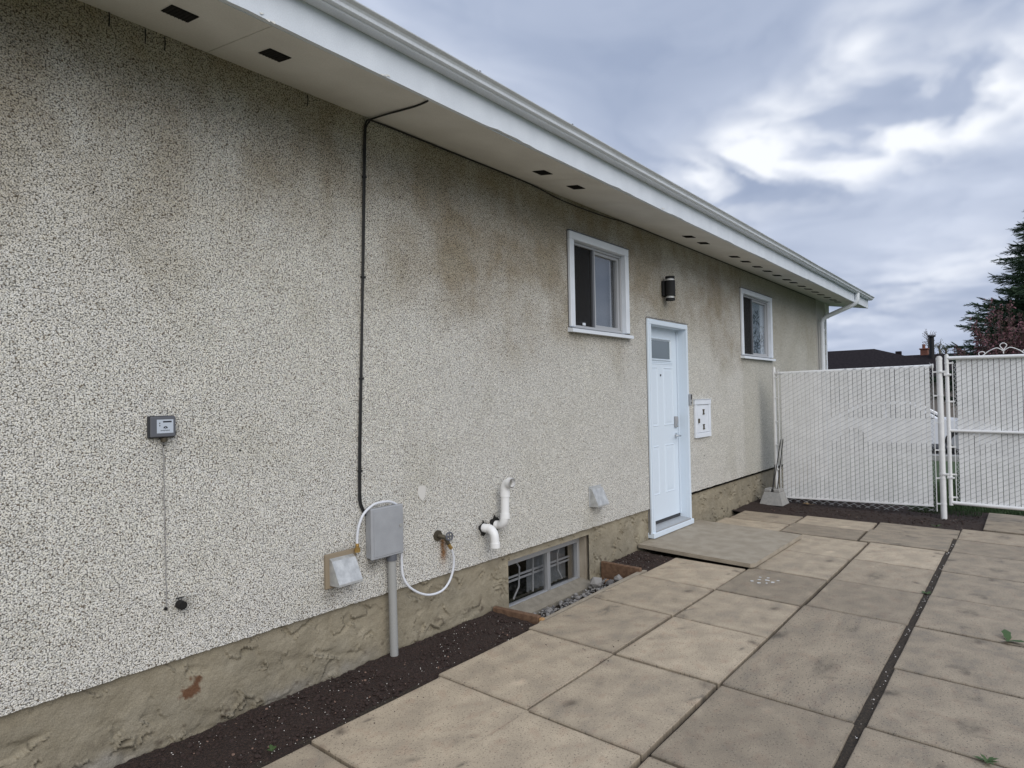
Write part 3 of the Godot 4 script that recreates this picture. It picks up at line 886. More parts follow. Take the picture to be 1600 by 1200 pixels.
func make_eaves(h: Node3D) -> void:
	var sl := -0.1678
	var X := 0.585
	# soffit sheets, each a board of its own with a thin joint
	var cuts := [1.5, -1.40, -3.845, -6.28, -8.72, -11.16, -13.42]
	for i in cuts.size() - 1:
		var m := MB.new()
		var x0 := -0.008 if i < 5 else -0.25
		m.prism(PackedVector2Array([Vector2(x0, EAVE_Y + sl * x0), Vector2(X, EAVE_Y + sl * X), Vector2(X, EAVE_Y + sl * X + 0.009), Vector2(x0, EAVE_Y + sl * x0 + 0.009)]), Vector3(0, 0, cuts[i + 1] + 0.0015), Vector3.RIGHT, Vector3.UP, Vector3(0, 0, cuts[i] - cuts[i + 1] - 0.003))
		part("soffit_panel", m, M.soffit_paint, h)
	# dark screened vents
	for z in [-0.30, -0.72, -1.15, -1.57, -3.635, -4.06, -6.12, -6.49, -7.40, -7.77, -8.20, -8.59, -9.0, -9.45, -9.77, -10.2, -10.56, -10.96, -11.33, -11.76, -12.15, -12.5]:
		var m := MB.new()
		var xa := 0.248; var xb := 0.352
		var lo := func(x: float) -> float: return EAVE_Y + sl * x
		m.quad(Vector3(xa, lo.call(xa) - 0.0025, z - 0.054), Vector3(xb, lo.call(xb) - 0.0025, z - 0.054), Vector3(xb, lo.call(xb) - 0.0025, z + 0.054), Vector3(xa, lo.call(xa) - 0.0025, z + 0.054))
		m.quad(Vector3(xa, lo.call(xa) - 0.0005, z + 0.054), Vector3(xb, lo.call(xb) - 0.0005, z + 0.054), Vector3(xb, lo.call(xb) - 0.0005, z - 0.054), Vector3(xa, lo.call(xa) - 0.0005, z - 0.054))
		for k in 7:
			var zz: float = z - 0.045 + k * 0.015
			m.tube([Vector3(xa, lo.call(xa) - 0.004, zz), Vector3(xb, lo.call(xb) - 0.004, zz)], 0.0015, 4, false)
		part("soffit_vent", m, M.dark_hole, h)
	# fascia board in two lengths, lower edge a little worn
	var fn := noise(401, 2.2, 4)
	for seg in [[1.5, -6.1], [-6.103, -13.46]]:
		var n := int((seg[0] - seg[1]) / 0.06)
		var m := MB.new()
		var front := PackedVector3Array(); var under := PackedVector3Array()
		for j in 3:
			for i in n + 1:
				var z := lerpf(seg[0], seg[1], float(i) / n)
				var low := 3.034 + 0.010 * clampf(fn.get_noise_1d(z) * 2.2 - 0.35, 0.0, 1.0) + 0.006 * fn.get_noise_1d(z * 0.22 + 40.0)
				front.push_back(Vector3(0.607, [low, low + 0.006, 3.235][j], z))
		m.grid(front, n + 1, 3, Vector3.RIGHT)
		for j in 2:
			for i in n + 1: under.push_back(Vector3(0.607 if j == 0 else 0.5855, front[i].y, front[i].z))
		m.grid(under, n + 1, 2, Vector3.DOWN)
		m.quad(Vector3(0.5855, 3.034, seg[1]), Vector3(0.5855, 3.034, seg[0]), Vector3(0.5855, 3.235, seg[0]), Vector3(0.5855, 3.235, seg[1]))
		for e in [0, 1]:
			m.box(Vector3(0.586, 3.046, seg[e] - 0.001), Vector3(0.6065, 3.234, seg[e] + 0.001))
		part("fascia_board", m, M.white_paint, h)
	# flakes of paint curling off its lower edge
	for z in [-1.34, -1.95, -4.9]:
		var fm := MB.new()
		for q in 3:
			var a := Vector3(0.608, 3.040 + rng.randf_range(-0.004, 0.012), z + rng.randf_range(-0.03, 0.03))
			fm.tri(a, a + Vector3(0.001, 0.004, -0.022), a + Vector3(0.004, -0.008, -0.016 + rng.randf_range(-0.01, 0.01)))
		part("paint_flake", fm, M.soffit_paint, h)
	# rake board and gable end of the eaves
	var g := MB.new()
	g.prism(PackedVector2Array([Vector2(0.607, 3.034), Vector2(0.607, 3.22), Vector2(-4.6, 4.10), Vector2(-9.9, 3.22), Vector2(-9.9, 3.03), Vector2(-4.6, 3.92)]), Vector3(0, 0, -13.49), Vector3.RIGHT, Vector3.UP, Vector3(0, 0, 0.022))
	part("rake_board", g, M.white_paint, h)
	# gutter: open trough with a bead along its front lip
	var prof := [Vector2(0.609, 3.228), Vector2(0.609, 3.191), Vector2(0.658, 3.188), Vector2(0.664, 3.186), Vector2(0.668, 3.190), Vector2(0.668, 3.196), Vector2(0.684, 3.199), Vector2(0.688, 3.202), Vector2(0.690, 3.217), Vector2(0.697, 3.227), Vector2(0.713, 3.235), Vector2(0.715, 3.239), Vector2(0.711, 3.243), Vector2(0.700, 3.242)]
	var wob := noise(403, 0.5, 2)
	for seg in [[1.5, -5.2], [-5.203, -13.52]]:
		var m := MB.new()
		var n := 24
		for side in [0, 1]:
			for i in n:
				var z := [lerpf(seg[0], seg[1], float(i) / n), lerpf(seg[0], seg[1], float(i + 1) / n)]
				for k in prof.size() - 1:
					var ins := Vector3(-0.0012, 0.0012, 0) * float(side)
					var c := []
					for e in [[k, 0], [k + 1, 0], [k + 1, 1], [k, 1]]:
						var zz: float = z[e[1]]
						c.append(Vector3(prof[e[0]].x, prof[e[0]].y + 0.004 * wob.get_noise_1d(zz) + 0.0004 * zz, zz) + ins)
					if side == 0: m.quad(c[3], c[2], c[1], c[0])
					else: m.quad(c[0], c[1], c[2], c[3])
		m.prism(PackedVector2Array([Vector2(0.609, 3.226), Vector2(0.609, 3.190), Vector2(0.655, 3.188), Vector2(0.69, 3.214), Vector2(0.712, 3.236)]), Vector3(0, 0.0004 * seg[1], seg[1]), Vector3.RIGHT, Vector3.UP, Vector3(0, 0, 0.003))
		part("gutter", m, M.gutter_white, h)
	# roof with a shingle edge just over the gutter
	g = MB.new()
	g.prism(PackedVector2Array([Vector2(0.690, 3.238), Vector2(0.690, 3.250), Vector2(-4.6, 4.14), Vector2(-10.0, 3.23), Vector2(-10.0, 3.215), Vector2(-4.6, 4.118)]), Vector3(0, 0, -13.55), Vector3.RIGHT, Vector3.UP, Vector3(0, 0, 15.1))
	part("roof", g, M.shingles, h)
	# leaf scraps caught on the gutter lip
	g = MB.new()
	for q in [[-2.53, 0.711], [-3.42, 0.710]]:
		for k in 2:
			var a := Vector3(q[1] + rng.randf_range(-0.01, 0.005), 3.238 + rng.randf_range(0.0, 0.012), q[0] + rng.randf_range(-0.02, 0.02))
			g.tube([a, a + Vector3(rng.randf_range(-0.01, 0.02), rng.randf_range(-0.004, 0.008), rng.randf_range(-0.015, 0.015))], [0.003, 0.001], 4)
	part("leaf_scraps", g, M.bark, h).set_meta("kind", "stuff")
	# downspout
	g = MB.new()
	g.tube([Vector3(0.645, 3.19, -12.32), Vector3(0.645, 3.08, -12.32), Vector3(0.63, 3.035, -12.32), Vector3(0.58, 2.99, -12.32), Vector3(0.16, 2.83, -12.32), Vector3(0.095, 2.79, -12.32), Vector3(0.07, 2.72, -12.32), Vector3(0.07, 0.15, -12.32)], 0.040, 10)
	for k in 3:
		g.tube([Vector3(0.07, 2.6 - k * 0.9, -12.32), Vector3(0.07, 2.57 - k * 0.9, -12.32)], 0.043, 10)
	part("downspout", g, M.gutter_white, h)
	# corner beyond the wall: dark slot, a set-back strip, the corner post and the beam end under the gable
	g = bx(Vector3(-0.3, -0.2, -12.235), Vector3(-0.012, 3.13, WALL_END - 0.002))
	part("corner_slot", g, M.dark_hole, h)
	g = bx(Vector3(-0.3, -0.2, -12.80), Vector3(-0.004, 3.14, -12.24))
	part("corner_pier", g, M.patch_render, h)
	g = MB.new()
	for k in 30: g.box(Vector3(-0.2, -0.1 + k * 0.095, -12.90), Vector3(-0.002 - 0.012 * (k % 2), -0.015 + k * 0.095, -12.805), 0.004)
	part("corner_quoin", g, M.grey_concrete, h)
	g = bx(Vector3(-0.2, -0.1, -12.96), Vector3(0.004, 2.86, -12.905), 0.003)
	part("corner_trim", g, M.white_paint, h)
	g = bx(Vector3(-0.25, 2.88, -13.20), Vector3(-0.003, 3.15, -12.905), 0.004)
	part("beam_end", g, M.soffit_paint, h)

func make_window(h: Node3D, za: float, zb: float, y0: float, y1: float, zm: float, label: String, first: bool) -> void:
	# za is the near (left) edge, zb the far one
	var w := MB.new()
	var cw := 0.066
	var tilt := 0.0
	# white casing boards round the opening
	w.box(Vector3(-0.06, y1 - cw, zb), Vector3(0.026, y1, za), 0.004)
	w.box(Vector3(-0.06, y0 + 0.03, zb), Vector3(0.0255, y1 - cw - 0.0005, zb + cw), 0.004)
	w.box(Vector3(-0.06, y0 + 0.03, za - cw), Vector3(0.0255, y1 - cw - 0.0005, za), 0.004)
	var win := part("window", w, M.white_paint, h)
	win.set_meta("label", label)
	w = bx(Vector3(-0.02, y0 + 0.01, zb - 0.006), Vector3(0.003, y1 + 0.006, za + 0.006))
	hollow(w, y0 + 0.01, y1 + 0.006, za + 0.006, zb - 0.006)
	part("caulk_line", w, M.caulk, win)
	w = MB.new()
	w.prism(PackedVector2Array([Vector2(-0.07, y0 - 0.012), Vector2(0.052, y0 - 0.018), Vector2(0.052, y0 + 0.008), Vector2(0.04, y0 + 0.014), Vector2(-0.07, y0 + 0.029)]), Vector3(0, 0, zb - 0.018), Vector3.RIGHT, Vector3.UP, Vector3(0, 0, za - zb + 0.036))
	part("window_sill", w, M.white_paint, win)
	# flashing over the head
	w = MB.new(); w.box(Vector3(0.0005, y1 + 0.001, zb - 0.01), Vector3(0.032, y1 + 0.005, za + 0.01))
	part("head_flashing", w, M.dark_grey_plastic, win)
	var ia := za - cw - 0.001; var ib := zb + cw + 0.001
	var ja := y0 + 0.031; var jb := y1 - cw - 0.001
	# grey sash frames: left one with an insect screen, right one glazed
	w = MB.new()
	var f := 0.022
	w.box(Vector3(-0.095, jb - f, ib), Vector3(-0.02, jb, ia), 0.002)
	w.box(Vector3(-0.095, ja, ib), Vector3(-0.02, ja + f, ia), 0.002)
	w.box(Vector3(-0.095, ja + f, ia - f), Vector3(-0.021, jb - f, ia), 0.002)
	w.box(Vector3(-0.095, ja + f, ib), Vector3(-0.021, jb - f, ib + f), 0.002)
	part("frame", w, M.window_trim, win)
	w = MB.new()
	w.box(Vector3(-0.05, ja + f, zm - 0.004), Vector3(-0.022, jb - f, zm + 0.024), 0.002)
	part("screen_frame", w, M.dark_grey_plastic, win)
	w = MB.new()
	w.box(Vector3(-0.05, ja + f, ia - f - 0.013), Vector3(-0.024, jb - f, ia - f - 0.0005), 0.002)
	part("screen_frame", w, M.dark_grey_plastic, win)
	w = MB.new()
	w.box(Vector3(-0.075, ja + f, zm - 0.034), Vector3(-0.030, jb - f, zm - 0.005), 0.002)
	w.box(Vector3(-0.075, ja + f, ib + f + 0.0005), Vector3(-0.036, jb - f, ib + f + 0.030), 0.002)
	w.box(Vector3(-0.075, jb - f - 0.026, ib + f + 0.031), Vector3(-0.037, jb - f - 0.0005, zm - 0.035), 0.002)
	w.box(Vector3(-0.075, ja + f + 0.0005, ib + f + 0.031), Vector3(-0.037, ja + f + 0.026, zm - 0.035), 0.002)
	part("sash", w, M.window_trim, win)
	w = MB.new(); w.box(Vector3(-0.042, ja + f, zm + 0.025), Vector3(-0.0405, jb - f, ia - f - 0.014))
	part("insect_screen", w, M.screen_mesh, win)
	w = MB.new(); w.box(Vector3(-0.060, ja + f + 0.026, ib + f + 0.03), Vector3(-0.056, jb - f - 0.026, zm - 0.034))
	part("pane", w, M.glass, win)
	w = MB.new(); w.box(Vector3(-0.090, ja + f, zm - 0.03), Vector3(-0.086, jb - f, ia - f))
	part("pane", w, M.glass, win)
	# curtain behind the glass
	w = MB.new()
	var p := PackedVector3Array()
	var nn := 60
	for j in 2:
		for i in nn + 1:
			var z := lerpf(ia, ib, float(i) / nn)
			p.push_back(Vector3(-0.105 - 0.0002 * i, ja if j == 0 else jb, minf(z, zm)))
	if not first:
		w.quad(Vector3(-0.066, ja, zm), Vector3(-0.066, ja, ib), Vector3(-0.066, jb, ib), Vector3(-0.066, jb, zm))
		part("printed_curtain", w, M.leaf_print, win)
	if first:
		w.grid(p, nn + 1, 2, Vector3.RIGHT)
		part("curtain", w, M.shade_cloth, win)
		w = MB.new()
		w.box(Vector3(-0.084, ja + 0.03, ib + 0.095), Vector3(-0.080, jb - 0.03, ib + 0.112))
		part("blind_vane", w, M.blind, win)
		w = MB.new(); w.box(Vector3(-0.038, ja + f + 0.008, zm + 0.14), Vector3(-0.030, ja + f + 0.03, zm + 0.18))
		part("screen_tab", w, M.white_paint, win)

# four thin strips of sealant just outside a casing
func hollow(m: MB, y0: float, y1: float, za: float, zb: float) -> void:
	m.v.clear(); m.n.clear(); m.t.clear(); m.c.clear(); m.idx.clear()
	m.box(Vector3(-0.01, y1 - 0.012, zb), Vector3(0.004, y1, za))
	m.box(Vector3(-0.01, y0, zb), Vector3(0.004, y1 - 0.0125, zb + 0.012))
	m.box(Vector3(-0.01, y0, za - 0.012), Vector3(0.004, y1 - 0.0125, za))

func make_door(h: Node3D) -> void:
	var za := -5.727; var zb := -6.664
	var y0 := 0.16; var y1 := 2.256
	var w := MB.new()
	# brick mould casing: two steps
	for k in 2:
		var a := 0.0 if k == 0 else 0.018
		var xx := 0.022 if k == 0 else 0.032
		var e := 0.030 if k == 0 else 0.055
		w.box(Vector3(-0.02, y1 - e, zb + a), Vector3(xx, y1 - a, za - a), 0.003)
		w.box(Vector3(-0.02, 0.10, zb + a), Vector3(xx - 0.0005, y1 - e - 0.0005, zb + e), 0.003)
		w.box(Vector3(-0.02, 0.10, za - e), Vector3(xx - 0.0005, y1 - e - 0.0005, za - a), 0.003)
	# jamb lining
	w.box(Vector3(-0.19, y1 - 0.058, zb + 0.03), Vector3(-0.002, y1 - 0.034, za - 0.03), 0.001)
	w.box(Vector3(-0.19, 0.10, zb + 0.03), Vector3(-0.002, y1 - 0.059, zb + 0.056), 0.001)
	w.box(Vector3(-0.19, 0.10, za - 0.056), Vector3(-0.002, y1 - 0.059, za - 0.03), 0.001)
	# stops
	w.box(Vector3(-0.085, 0.19, zb + 0.0565), Vector3(-0.070, y1 - 0.0595, zb + 0.068), 0.001)
	w.box(Vector3(-0.085, 0.19, za - 0.068), Vector3(-0.070, y1 - 0.0595, za - 0.0565), 0.001)
	w.box(Vector3(-0.085, y1 - 0.072, zb + 0.069), Vector3(-0.070, y1 - 0.0595, za - 0.069), 0.001)
	var d := part("door", w, M.door_paint, h)
	d.set_meta("label", "white steel side door with a small window up top")
	w = MB.new(); hollow(w, 0.12, y1 + 0.007, za + 0.007, zb - 0.007)
	part("caulk_line", w, M.caulk, d)
	# leaf with pressed panels: grooves let into a slab
	w = MB.new()
	var la := za - 0.0575; var lb := zb + 0.0575
	var lx := -0.087
	var ly0 := 0.192; var ly1 := y1 - 0.061
	w.box(Vector3(lx - 0.045, ly0, lb), Vector3(lx, ly1, la), 0.003)
	# raised mouldings of the four panels and of the window
	for q in [[-5.90, -6.13, 1.165, 1.785], [-6.26, -6.49, 1.165, 1.785], [-5.90, -6.13, 0.455, 0.965], [-6.26, -6.49, 0.455, 0.965]]:
		ring(w, lx - 0.001, q[0], q[1], q[2], q[3], 0.016, 0.007)
		w.box(Vector3(lx - 0.002, q[2] + 0.035, q[1] + 0.035), Vector3(lx + 0.003, q[3] - 0.035, q[0] - 0.035), 0.003)
	ring(w, lx - 0.001, -5.90, -6.49, 1.815, 1.84, 0.008, 0.006)
	part("door_leaf", w, M.door_paint, d)
	w = MB.new(); ring(w, lx - 0.002, -5.92, -6.455, 1.845, 2.095, 0.030, 0.018)
	part("window_frame", w, M.door_paint, d)
	w = MB.new(); w.box(Vector3(lx - 0.004, 1.875, -6.425), Vector3(lx + 0.004, 2.065, -5.95))
	var pm := part("door_pane", w, M.car_glass, d)
	pm.set_surface_override_material(0, door_glass())
	# peephole, keypad lock, lever
	w = MB.new(); w.tube([Vector3(lx, 1.70, -6.20), Vector3(lx + 0.006, 1.70, -6.20)], 0.011, 12)
	part("peephole", w, M.dark_plastic, d)
	w = MB.new(); w.box(Vector3(lx, 1.135, -6.565), Vector3(lx + 0.024, 1.255, -6.50), 0.006)
	var kp := part("keypad_lock", w, M.grey_plastic, d)
	w = MB.new(); w.tube([Vector3(lx + 0.024, 1.165, -6.532), Vector3(lx + 0.028, 1.165, -6.532)], 0.013, 12)
	part("key_cylinder", w, M.chrome, kp)
	w = MB.new()
	w.tube([Vector3(lx, 1.045, -6.535), Vector3(lx + 0.010, 1.045, -6.535)], 0.030, 16)
	w.tube([Vector3(lx + 0.008, 1.045, -6.535), Vector3(lx + 0.055, 1.045, -6.535), Vector3(lx + 0.062, 1.045, -6.525), Vector3(lx + 0.062, 1.043, -6.43)], [0.011, 0.010, 0.009, 0.007], 8)
	part("door_handle", w, M.chrome, d)
	# threshold and white sill box
	w = MB.new()
	w.prism(PackedVector2Array([Vector2(-0.14, 0.165), Vector2(0.03, 0.150), Vector2(0.038, 0.145), Vector2(0.038, 0.135), Vector2(-0.14, 0.135)]), Vector3(0, 0, zb + 0.057), Vector3.RIGHT, Vector3.UP, Vector3(0, 0, za - zb - 0.114))
	part("threshold", w, M.aluminium, d)
	w = MB.new()
	w.box(Vector3(-0.18, 0.150, lb), Vector3(lx + 0.001, 0.1895, la))
	part("door_sweep", w, M.dark_plastic, d)
	w = MB.new()
	w.box(Vector3(-0.16, 0.082, zb - 0.004), Vector3(0.045, 0.134, za + 0.004), 0.004)
	part("door_sill", w, M.door_paint, d)
	# dented head flashing
	w = MB.new()
	w.tube([Vector3(0.02, 2.268, za + 0.015), Vector3(0.03, 2.262, -5.95), Vector3(0.032, 2.266, -6.2), Vector3(0.03, 2.262, -6.4), Vector3(0.024, 2.265, zb - 0.01)], 0.004, 5)
	part("head_flashing", w, M.dark_grey_plastic, d)

func door_glass() -> StandardMaterial3D:
	var m := mat("door_glass", lin(0.14, 0.17, 0.19), 0.12)
	return m

# a frame of four mitred strips standing proud of a wall plane x = px
func ring(m: MB, px: float, za: float, zb: float, y0: float, y1: float, wd: float, proud: float) -> void:
	var o := [Vector3(px, y0, za), Vector3(px, y0, zb), Vector3(px, y1, zb), Vector3(px, y1, za)]
	var i := [Vector3(px, y0 + wd, za - wd), Vector3(px, y0 + wd, zb + wd), Vector3(px, y1 - wd, zb + wd), Vector3(px, y1 - wd, za - wd)]
	var up := Vector3(proud, 0, 0)
	for k in 4:
		var l := (k + 1) % 4
		var mo: Vector3 = o[k].lerp(i[k], 0.5) + up; var mn: Vector3 = o[l].lerp(i[l], 0.5) + up
		m._oq([o[k], o[l], mn, mo], Vector3.RIGHT)
		m._oq([mo, mn, i[l], i[k]], Vector3.RIGHT)

func make_basement_window(h: Node3D) -> void:
	var za := -3.558; var zb := -4.633; var y0 := -0.098; var y1 := 0.268
	var w := MB.new()
	var X0 := -0.16; var X1 := -0.115
	w.box(Vector3(X0, y1 - 0.028, zb), Vector3(X1, y1 + 0.045, za), 0.002)
	w.box(Vector3(X0, y0, zb), Vector3(X1, y0 + 0.036, za), 0.002)
	w.box(Vector3(X0, y0 + 0.036, zb), Vector3(X1 - 0.001, y1 - 0.028, zb + 0.032), 0.002)
	w.box(Vector3(X0, y0 + 0.036, za - 0.032), Vector3(X1 - 0.001, y1 - 0.028, za), 0.002)
	w.box(Vector3(X0 + 0.004, y0 + 0.036, -4.20), Vector3(X1 + 0.003, y1 - 0.028, -4.162), 0.002)
	var win := part("cellar_window", w, M.aluminium, h)
	win.set_meta("label", "barred aluminium cellar window in the foundation")
	w = MB.new(); w.box(Vector3(-0.142, y0 + 0.03, -4.17), Vector3(-0.138, y1 - 0.02, za - 0.03)); part("pane", w, M.glass, win)
	w = MB.new(); w.box(Vector3(-0.150, y0 + 0.03, zb + 0.03), Vector3(-0.146, y1 - 0.02, -4.175)); part("pane", w, M.glass, win)
	# white security grille behind the glass
	var X := -0.215
	for yy in [[0.108, 0.102], [0.082, 0.072]]:
		w = MB.new()
		w.box(Vector3(X - 0.012, yy[1] - 0.008, -4.64), Vector3(X - 0.006, yy[1] + 0.008, -3.57))
		part("grille_rail", w, M.bar_white, win)
	for b in [[Vector3(X, 0.222, -3.875), Vector3(X, 0.160, -3.925), Vector3(X, 0.012, -3.913), Vector3(X, -0.07, -3.843)], [Vector3(X, 0.225, -4.103), Vector3(X, -0.07, -4.093)], [Vector3(X, 0.215, -4.478), Vector3(X, 0.167, -4.444), Vector3(X, 0.025, -4.445), Vector3(X, -0.06, -4.504)], [Vector3(X, 0.18, -4.652), Vector3(X, 0.02, -4.655)]]:
		w = MB.new(); w.tube(b, 0.0075, 8)
		part("grille_bar", w, M.bar_white, win)
	# pale curtain far inside the right half, dark room behind
	w = MB.new()
	var p := PackedVector3Array()
	for j in 2:
		for i in 41: p.push_back(Vector3(-0.30 + 0.015 * sin(i * 1.3), -0.1 if j == 0 else 0.28, -4.12 - i * 0.0135))
	w.grid(p, 41, 2, Vector3.RIGHT)
	part("curtain", w, M.curtain, win)

# ---------------------------------------------------------------- what hangs on the wall
func arc(c: Vector3, u: Vector3, v: Vector3, r: float, a0: float, a1: float, n: int) -> Array:
	var o := []
	for i in n + 1:
		var a := lerpf(a0, a1, float(i) / n)
		o.append(c + u * cos(a) * r + v * sin(a) * r)
	return o

func smooth_path(pts: Array, step := 0.02) -> Array:
	var c := Curve3D.new()
	for i in pts.size():
		var a: Vector3 = pts[maxi(i - 1, 0)]; var b: Vector3 = pts[mini(i + 1, pts.size() - 1)]
		var t := (b - a) / 6.0
		c.add_point(pts[i], -t, t)
	c.bake_interval = step
	return Array(c.get_baked_points())

func make_wall_fittings() -> void:
	var m: MB
	# wall lamp
	var lz := -6.14
	var t := thing("wall_lamp", "black up and down wall lamp above the side door", "wall lamp", Vector3(0, 2.59, lz))
	m = bx(Vector3(0.0, 2.515, lz - 0.052), Vector3(0.03, 2.672, lz + 0.052), 0.004); part("back_plate", m, M.black_metal, t)
	m = MB.new(); m.tube([Vector3(0.075, 2.512, lz), Vector3(0.075, 2.672, lz)], 0.052, 24); part("lamp_body", m, M.black_metal, t)
	for s in [1.0, -1.0]:
		var yb: float = 2.592 + s * 0.080
		m = MB.new(); m.tube([Vector3(0.075, yb + s * 0.0005, lz), Vector3(0.075, yb + s * 0.020, lz)], 0.038, 20); part("glass_ring", m, M.pvc_white, t)
		m = MB.new(); m.tube([Vector3(0.075, yb + s * 0.0205, lz), Vector3(0.075, yb + s * 0.045, lz)], 0.048, 20); part("cap", m, M.black_metal, t)
	# doorbell
	t = thing("doorbell", "slim grey and black video doorbell on the right door casing", "doorbell", Vector3(0.03, 1.43, -6.645))
	m = bx(Vector3(0.034, 1.37, -6.662), Vector3(0.058, 1.497, -6.622), 0.005); part("housing", m, M.grey_plastic, t)
	m = bx(Vector3(0.0582, 1.435, -6.658), Vector3(0.061, 1.490, -6.626), 0.001); part("face_plate", m, M.dark_plastic, t)
	m = MB.new(); m.tube([Vector3(0.0582, 1.40, -6.642), Vector3(0.0615, 1.40, -6.642)], 0.010, 14); part("button", m, M.dark_plastic, t)
	# milk hatch
	t = thing("milk_hatch", "small white painted delivery hatch in the wall right of the door", "wall hatch", Vector3(0, 1.0, -7.04))
	m = MB.new()
	m.box(Vector3(0.0005, 1.372, -7.268), Vector3(0.028, 1.43, -6.815), 0.004)
	m.box(Vector3(0.0005, 0.998, -7.262), Vector3(0.026, 1.05, -6.822), 0.004)
	m.box(Vector3(0.0005, 1.0505, -6.878), Vector3(0.0255, 1.3715, -6.822), 0.004)
	m.box(Vector3(0.0005, 1.0505, -7.262), Vector3(0.0255, 1.3715, -7.206), 0.004)
	part("frame", m, M.white_paint, t)
	m = bx(Vector3(0.0005, 1.0535, -7.203), Vector3(0.018, 1.3685, -6.881), 0.003); part("hatch_door", m, M.white_paint, t)
	for yy in [1.288, 1.118]:
		m = MB.new(); m.box(Vector3(0.0185, yy + 0.018, -7.078), Vector3(0.026, yy + 0.030, -7.032)); m.box(Vector3(0.0185, yy - 0.018, -7.068), Vector3(0.026, yy + 0.0175, -7.042)); m.box(Vector3(0.0185, yy - 0.030, -7.078), Vector3(0.026, yy - 0.0185, -7.032))
		part("hinge", m, M.tarnish, t)
	m = MB.new(); m.box(Vector3(0.0185, 1.165, -6.925), Vector3(0.034, 1.215, -6.902), 0.003); part("latch", m, M.tarnish, t)
	m = MB.new(); m.box(Vector3(0.0005, 1.431, -7.275), Vector3(0.034, 1.436, -6.808)); part("drip_cap", m, M.white_paint, t)
	# two metal vent hoods
	vent_hood("dented silver dryer vent hood on a weathered board, beside the grey utility box", -2.010, -2.185, 0.505, 0.665, 0.085, true)
	vent_hood("small galvanised vent hood between the white pipes and the side door", -4.615, -4.815, 0.545, 0.722, 0.085, false)
	# utility box, conduit and its latch
	t = thing("utility_box", "grey plastic utility box with a conduit running down into the soil", "utility box", Vector3(0, 0.0, -2.39))
	m = bx(Vector3(0.004, 0.600, -2.497), Vector3(0.045, 0.880, -2.270), 0.006); part("box_body", m, M.grey_plastic, t)
	m = bx(Vector3(0.0455, 0.596, -2.502), Vector3(0.066, 0.885, -2.266), 0.009); var lid := part("box_lid", m, M.grey_plastic, t)
	m = bx(Vector3(0.0655, 0.612, -2.487), Vector3(0.069, 0.868, -2.282), 0.003); part("lid_panel", m, M.grey_plastic, lid)
	m = MB.new(); m.tube([Vector3(0.069, 0.765, -2.475), Vector3(0.073, 0.765, -2.475)], 0.011, 12); part("lid_screw", m, M.conduit_grey, lid)
	m = MB.new(); m.tube([Vector3(0.038, 0.600, -2.43), Vector3(0.038, 0.565, -2.43)], 0.031, 14); part("conduit_collar", m, M.dark_grey_plastic, t)
	m = MB.new(); m.tube([Vector3(0.038, 0.57, -2.43), Vector3(0.040, -0.05, -2.438)], 0.0245, 14); part("conduit", m, M.conduit_grey, t)
	# white drain pipes
	t = thing("drain_pipe", "white plastic pipe elbow turned down out of the wall", "pipe", Vector3(0, 0.6, -3.265))
	var pa := [Vector3(-0.02, 0.605, -3.27), Vector3(0.035, 0.605, -3.27)]
	pa.append_array(arc(Vector3(0.04, 0.545, -3.275), Vector3(0, 1, 0), Vector3(1, 0, 0), 0.060, 0.0, PI / 2, 7))
	pa.append(Vector3(0.103, 0.50, -3.275))
	m = MB.new(); m.tube(pa, 0.030, 16, false); part("elbow", m, M.pvc_white, t)
	m = MB.new(); m.tube([Vector3(0.103, 0.515, -3.275), Vector3(0.103, 0.482, -3.275)], 0.0335, 16); part("socket", m, M.pvc_white, t)
	m = MB.new(); blob_sheet(m, Vector3(0.0012, 0.603, -3.268), Vector3(0, 0, -1), Vector3.UP, 0.050, 16, Vector3(0.004, 0, 0)); part("wall_gap", m, M.dark_hole, t)
	t = thing("vent_pipe", "white plastic vent pipe rising from the wall with an open elbow on top", "pipe", Vector3(0, 0.62, -3.41))
	pa = [Vector3(-0.02, 0.605, -3.395), Vector3(0.015, 0.605, -3.40)]
	pa.append_array(arc(Vector3(0.02, 0.665, -3.405), Vector3(0, -1, 0), Vector3(1, 0, 0), 0.060, 0.0, PI / 2, 7))
	pa.append(Vector3(0.080, 0.675, -3.41))
	m = MB.new(); m.tube(pa, 0.030, 16); part("lower_elbow", m, M.pvc_white, t)
	m = MB.new(); blob_sheet(m, Vector3(0.0012, 0.610, -3.385), Vector3(0, 0, -1), Vector3.UP, 0.050, 16, Vector3(0.004, 0, 0), 1.2); part("wall_gap", m, M.dark_hole, t)
	m = MB.new(); m.tube([Vector3(0.080, 0.655, -3.41), Vector3(0.080, 0.690, -3.412)], 0.0345, 16); part("socket", m, M.pvc_white, t)
	m = MB.new(); m.tube([Vector3(0.080, 0.69, -3.412), Vector3(0.080, 0.815, -3.415)], 0.0300, 16); part("pipe", m, M.pvc_white, t)
	m = MB.new(); m.tube([Vector3(0.080, 0.805, -3.415), Vector3(0.080, 0.842, -3.416)], 0.0345, 16); part("socket", m, M.pvc_white, t)
	pa = [Vector3(0.080, 0.835, -3.416)]
	pa.append_array(arc(Vector3(0.125, 0.862, -3.412), Vector3(-1, 0, 0), Vector3(0, 1, 0), 0.045, 0.0, PI / 2, 7))
	m = MB.new(); m.tube(pa, 0.031, 16, false); part("upper_elbow", m, M.pvc_white, t)
	# hollow mouth
	m = MB.new()
	var ring0 := [Vector3(0.120, 0.907, -3.411), Vector3(0.150, 0.907, -3.408)]
	m.tube(ring0, 0.0355, 20, false); m.tube([ring0[1], ring0[1] + Vector3(0.001, 0, 0)], [0.0355, 0.029], 20, false)
	m.tube([ring0[1], ring0[0]], 0.029, 20, false)
	part("mouth", m, M.pvc_white, t)
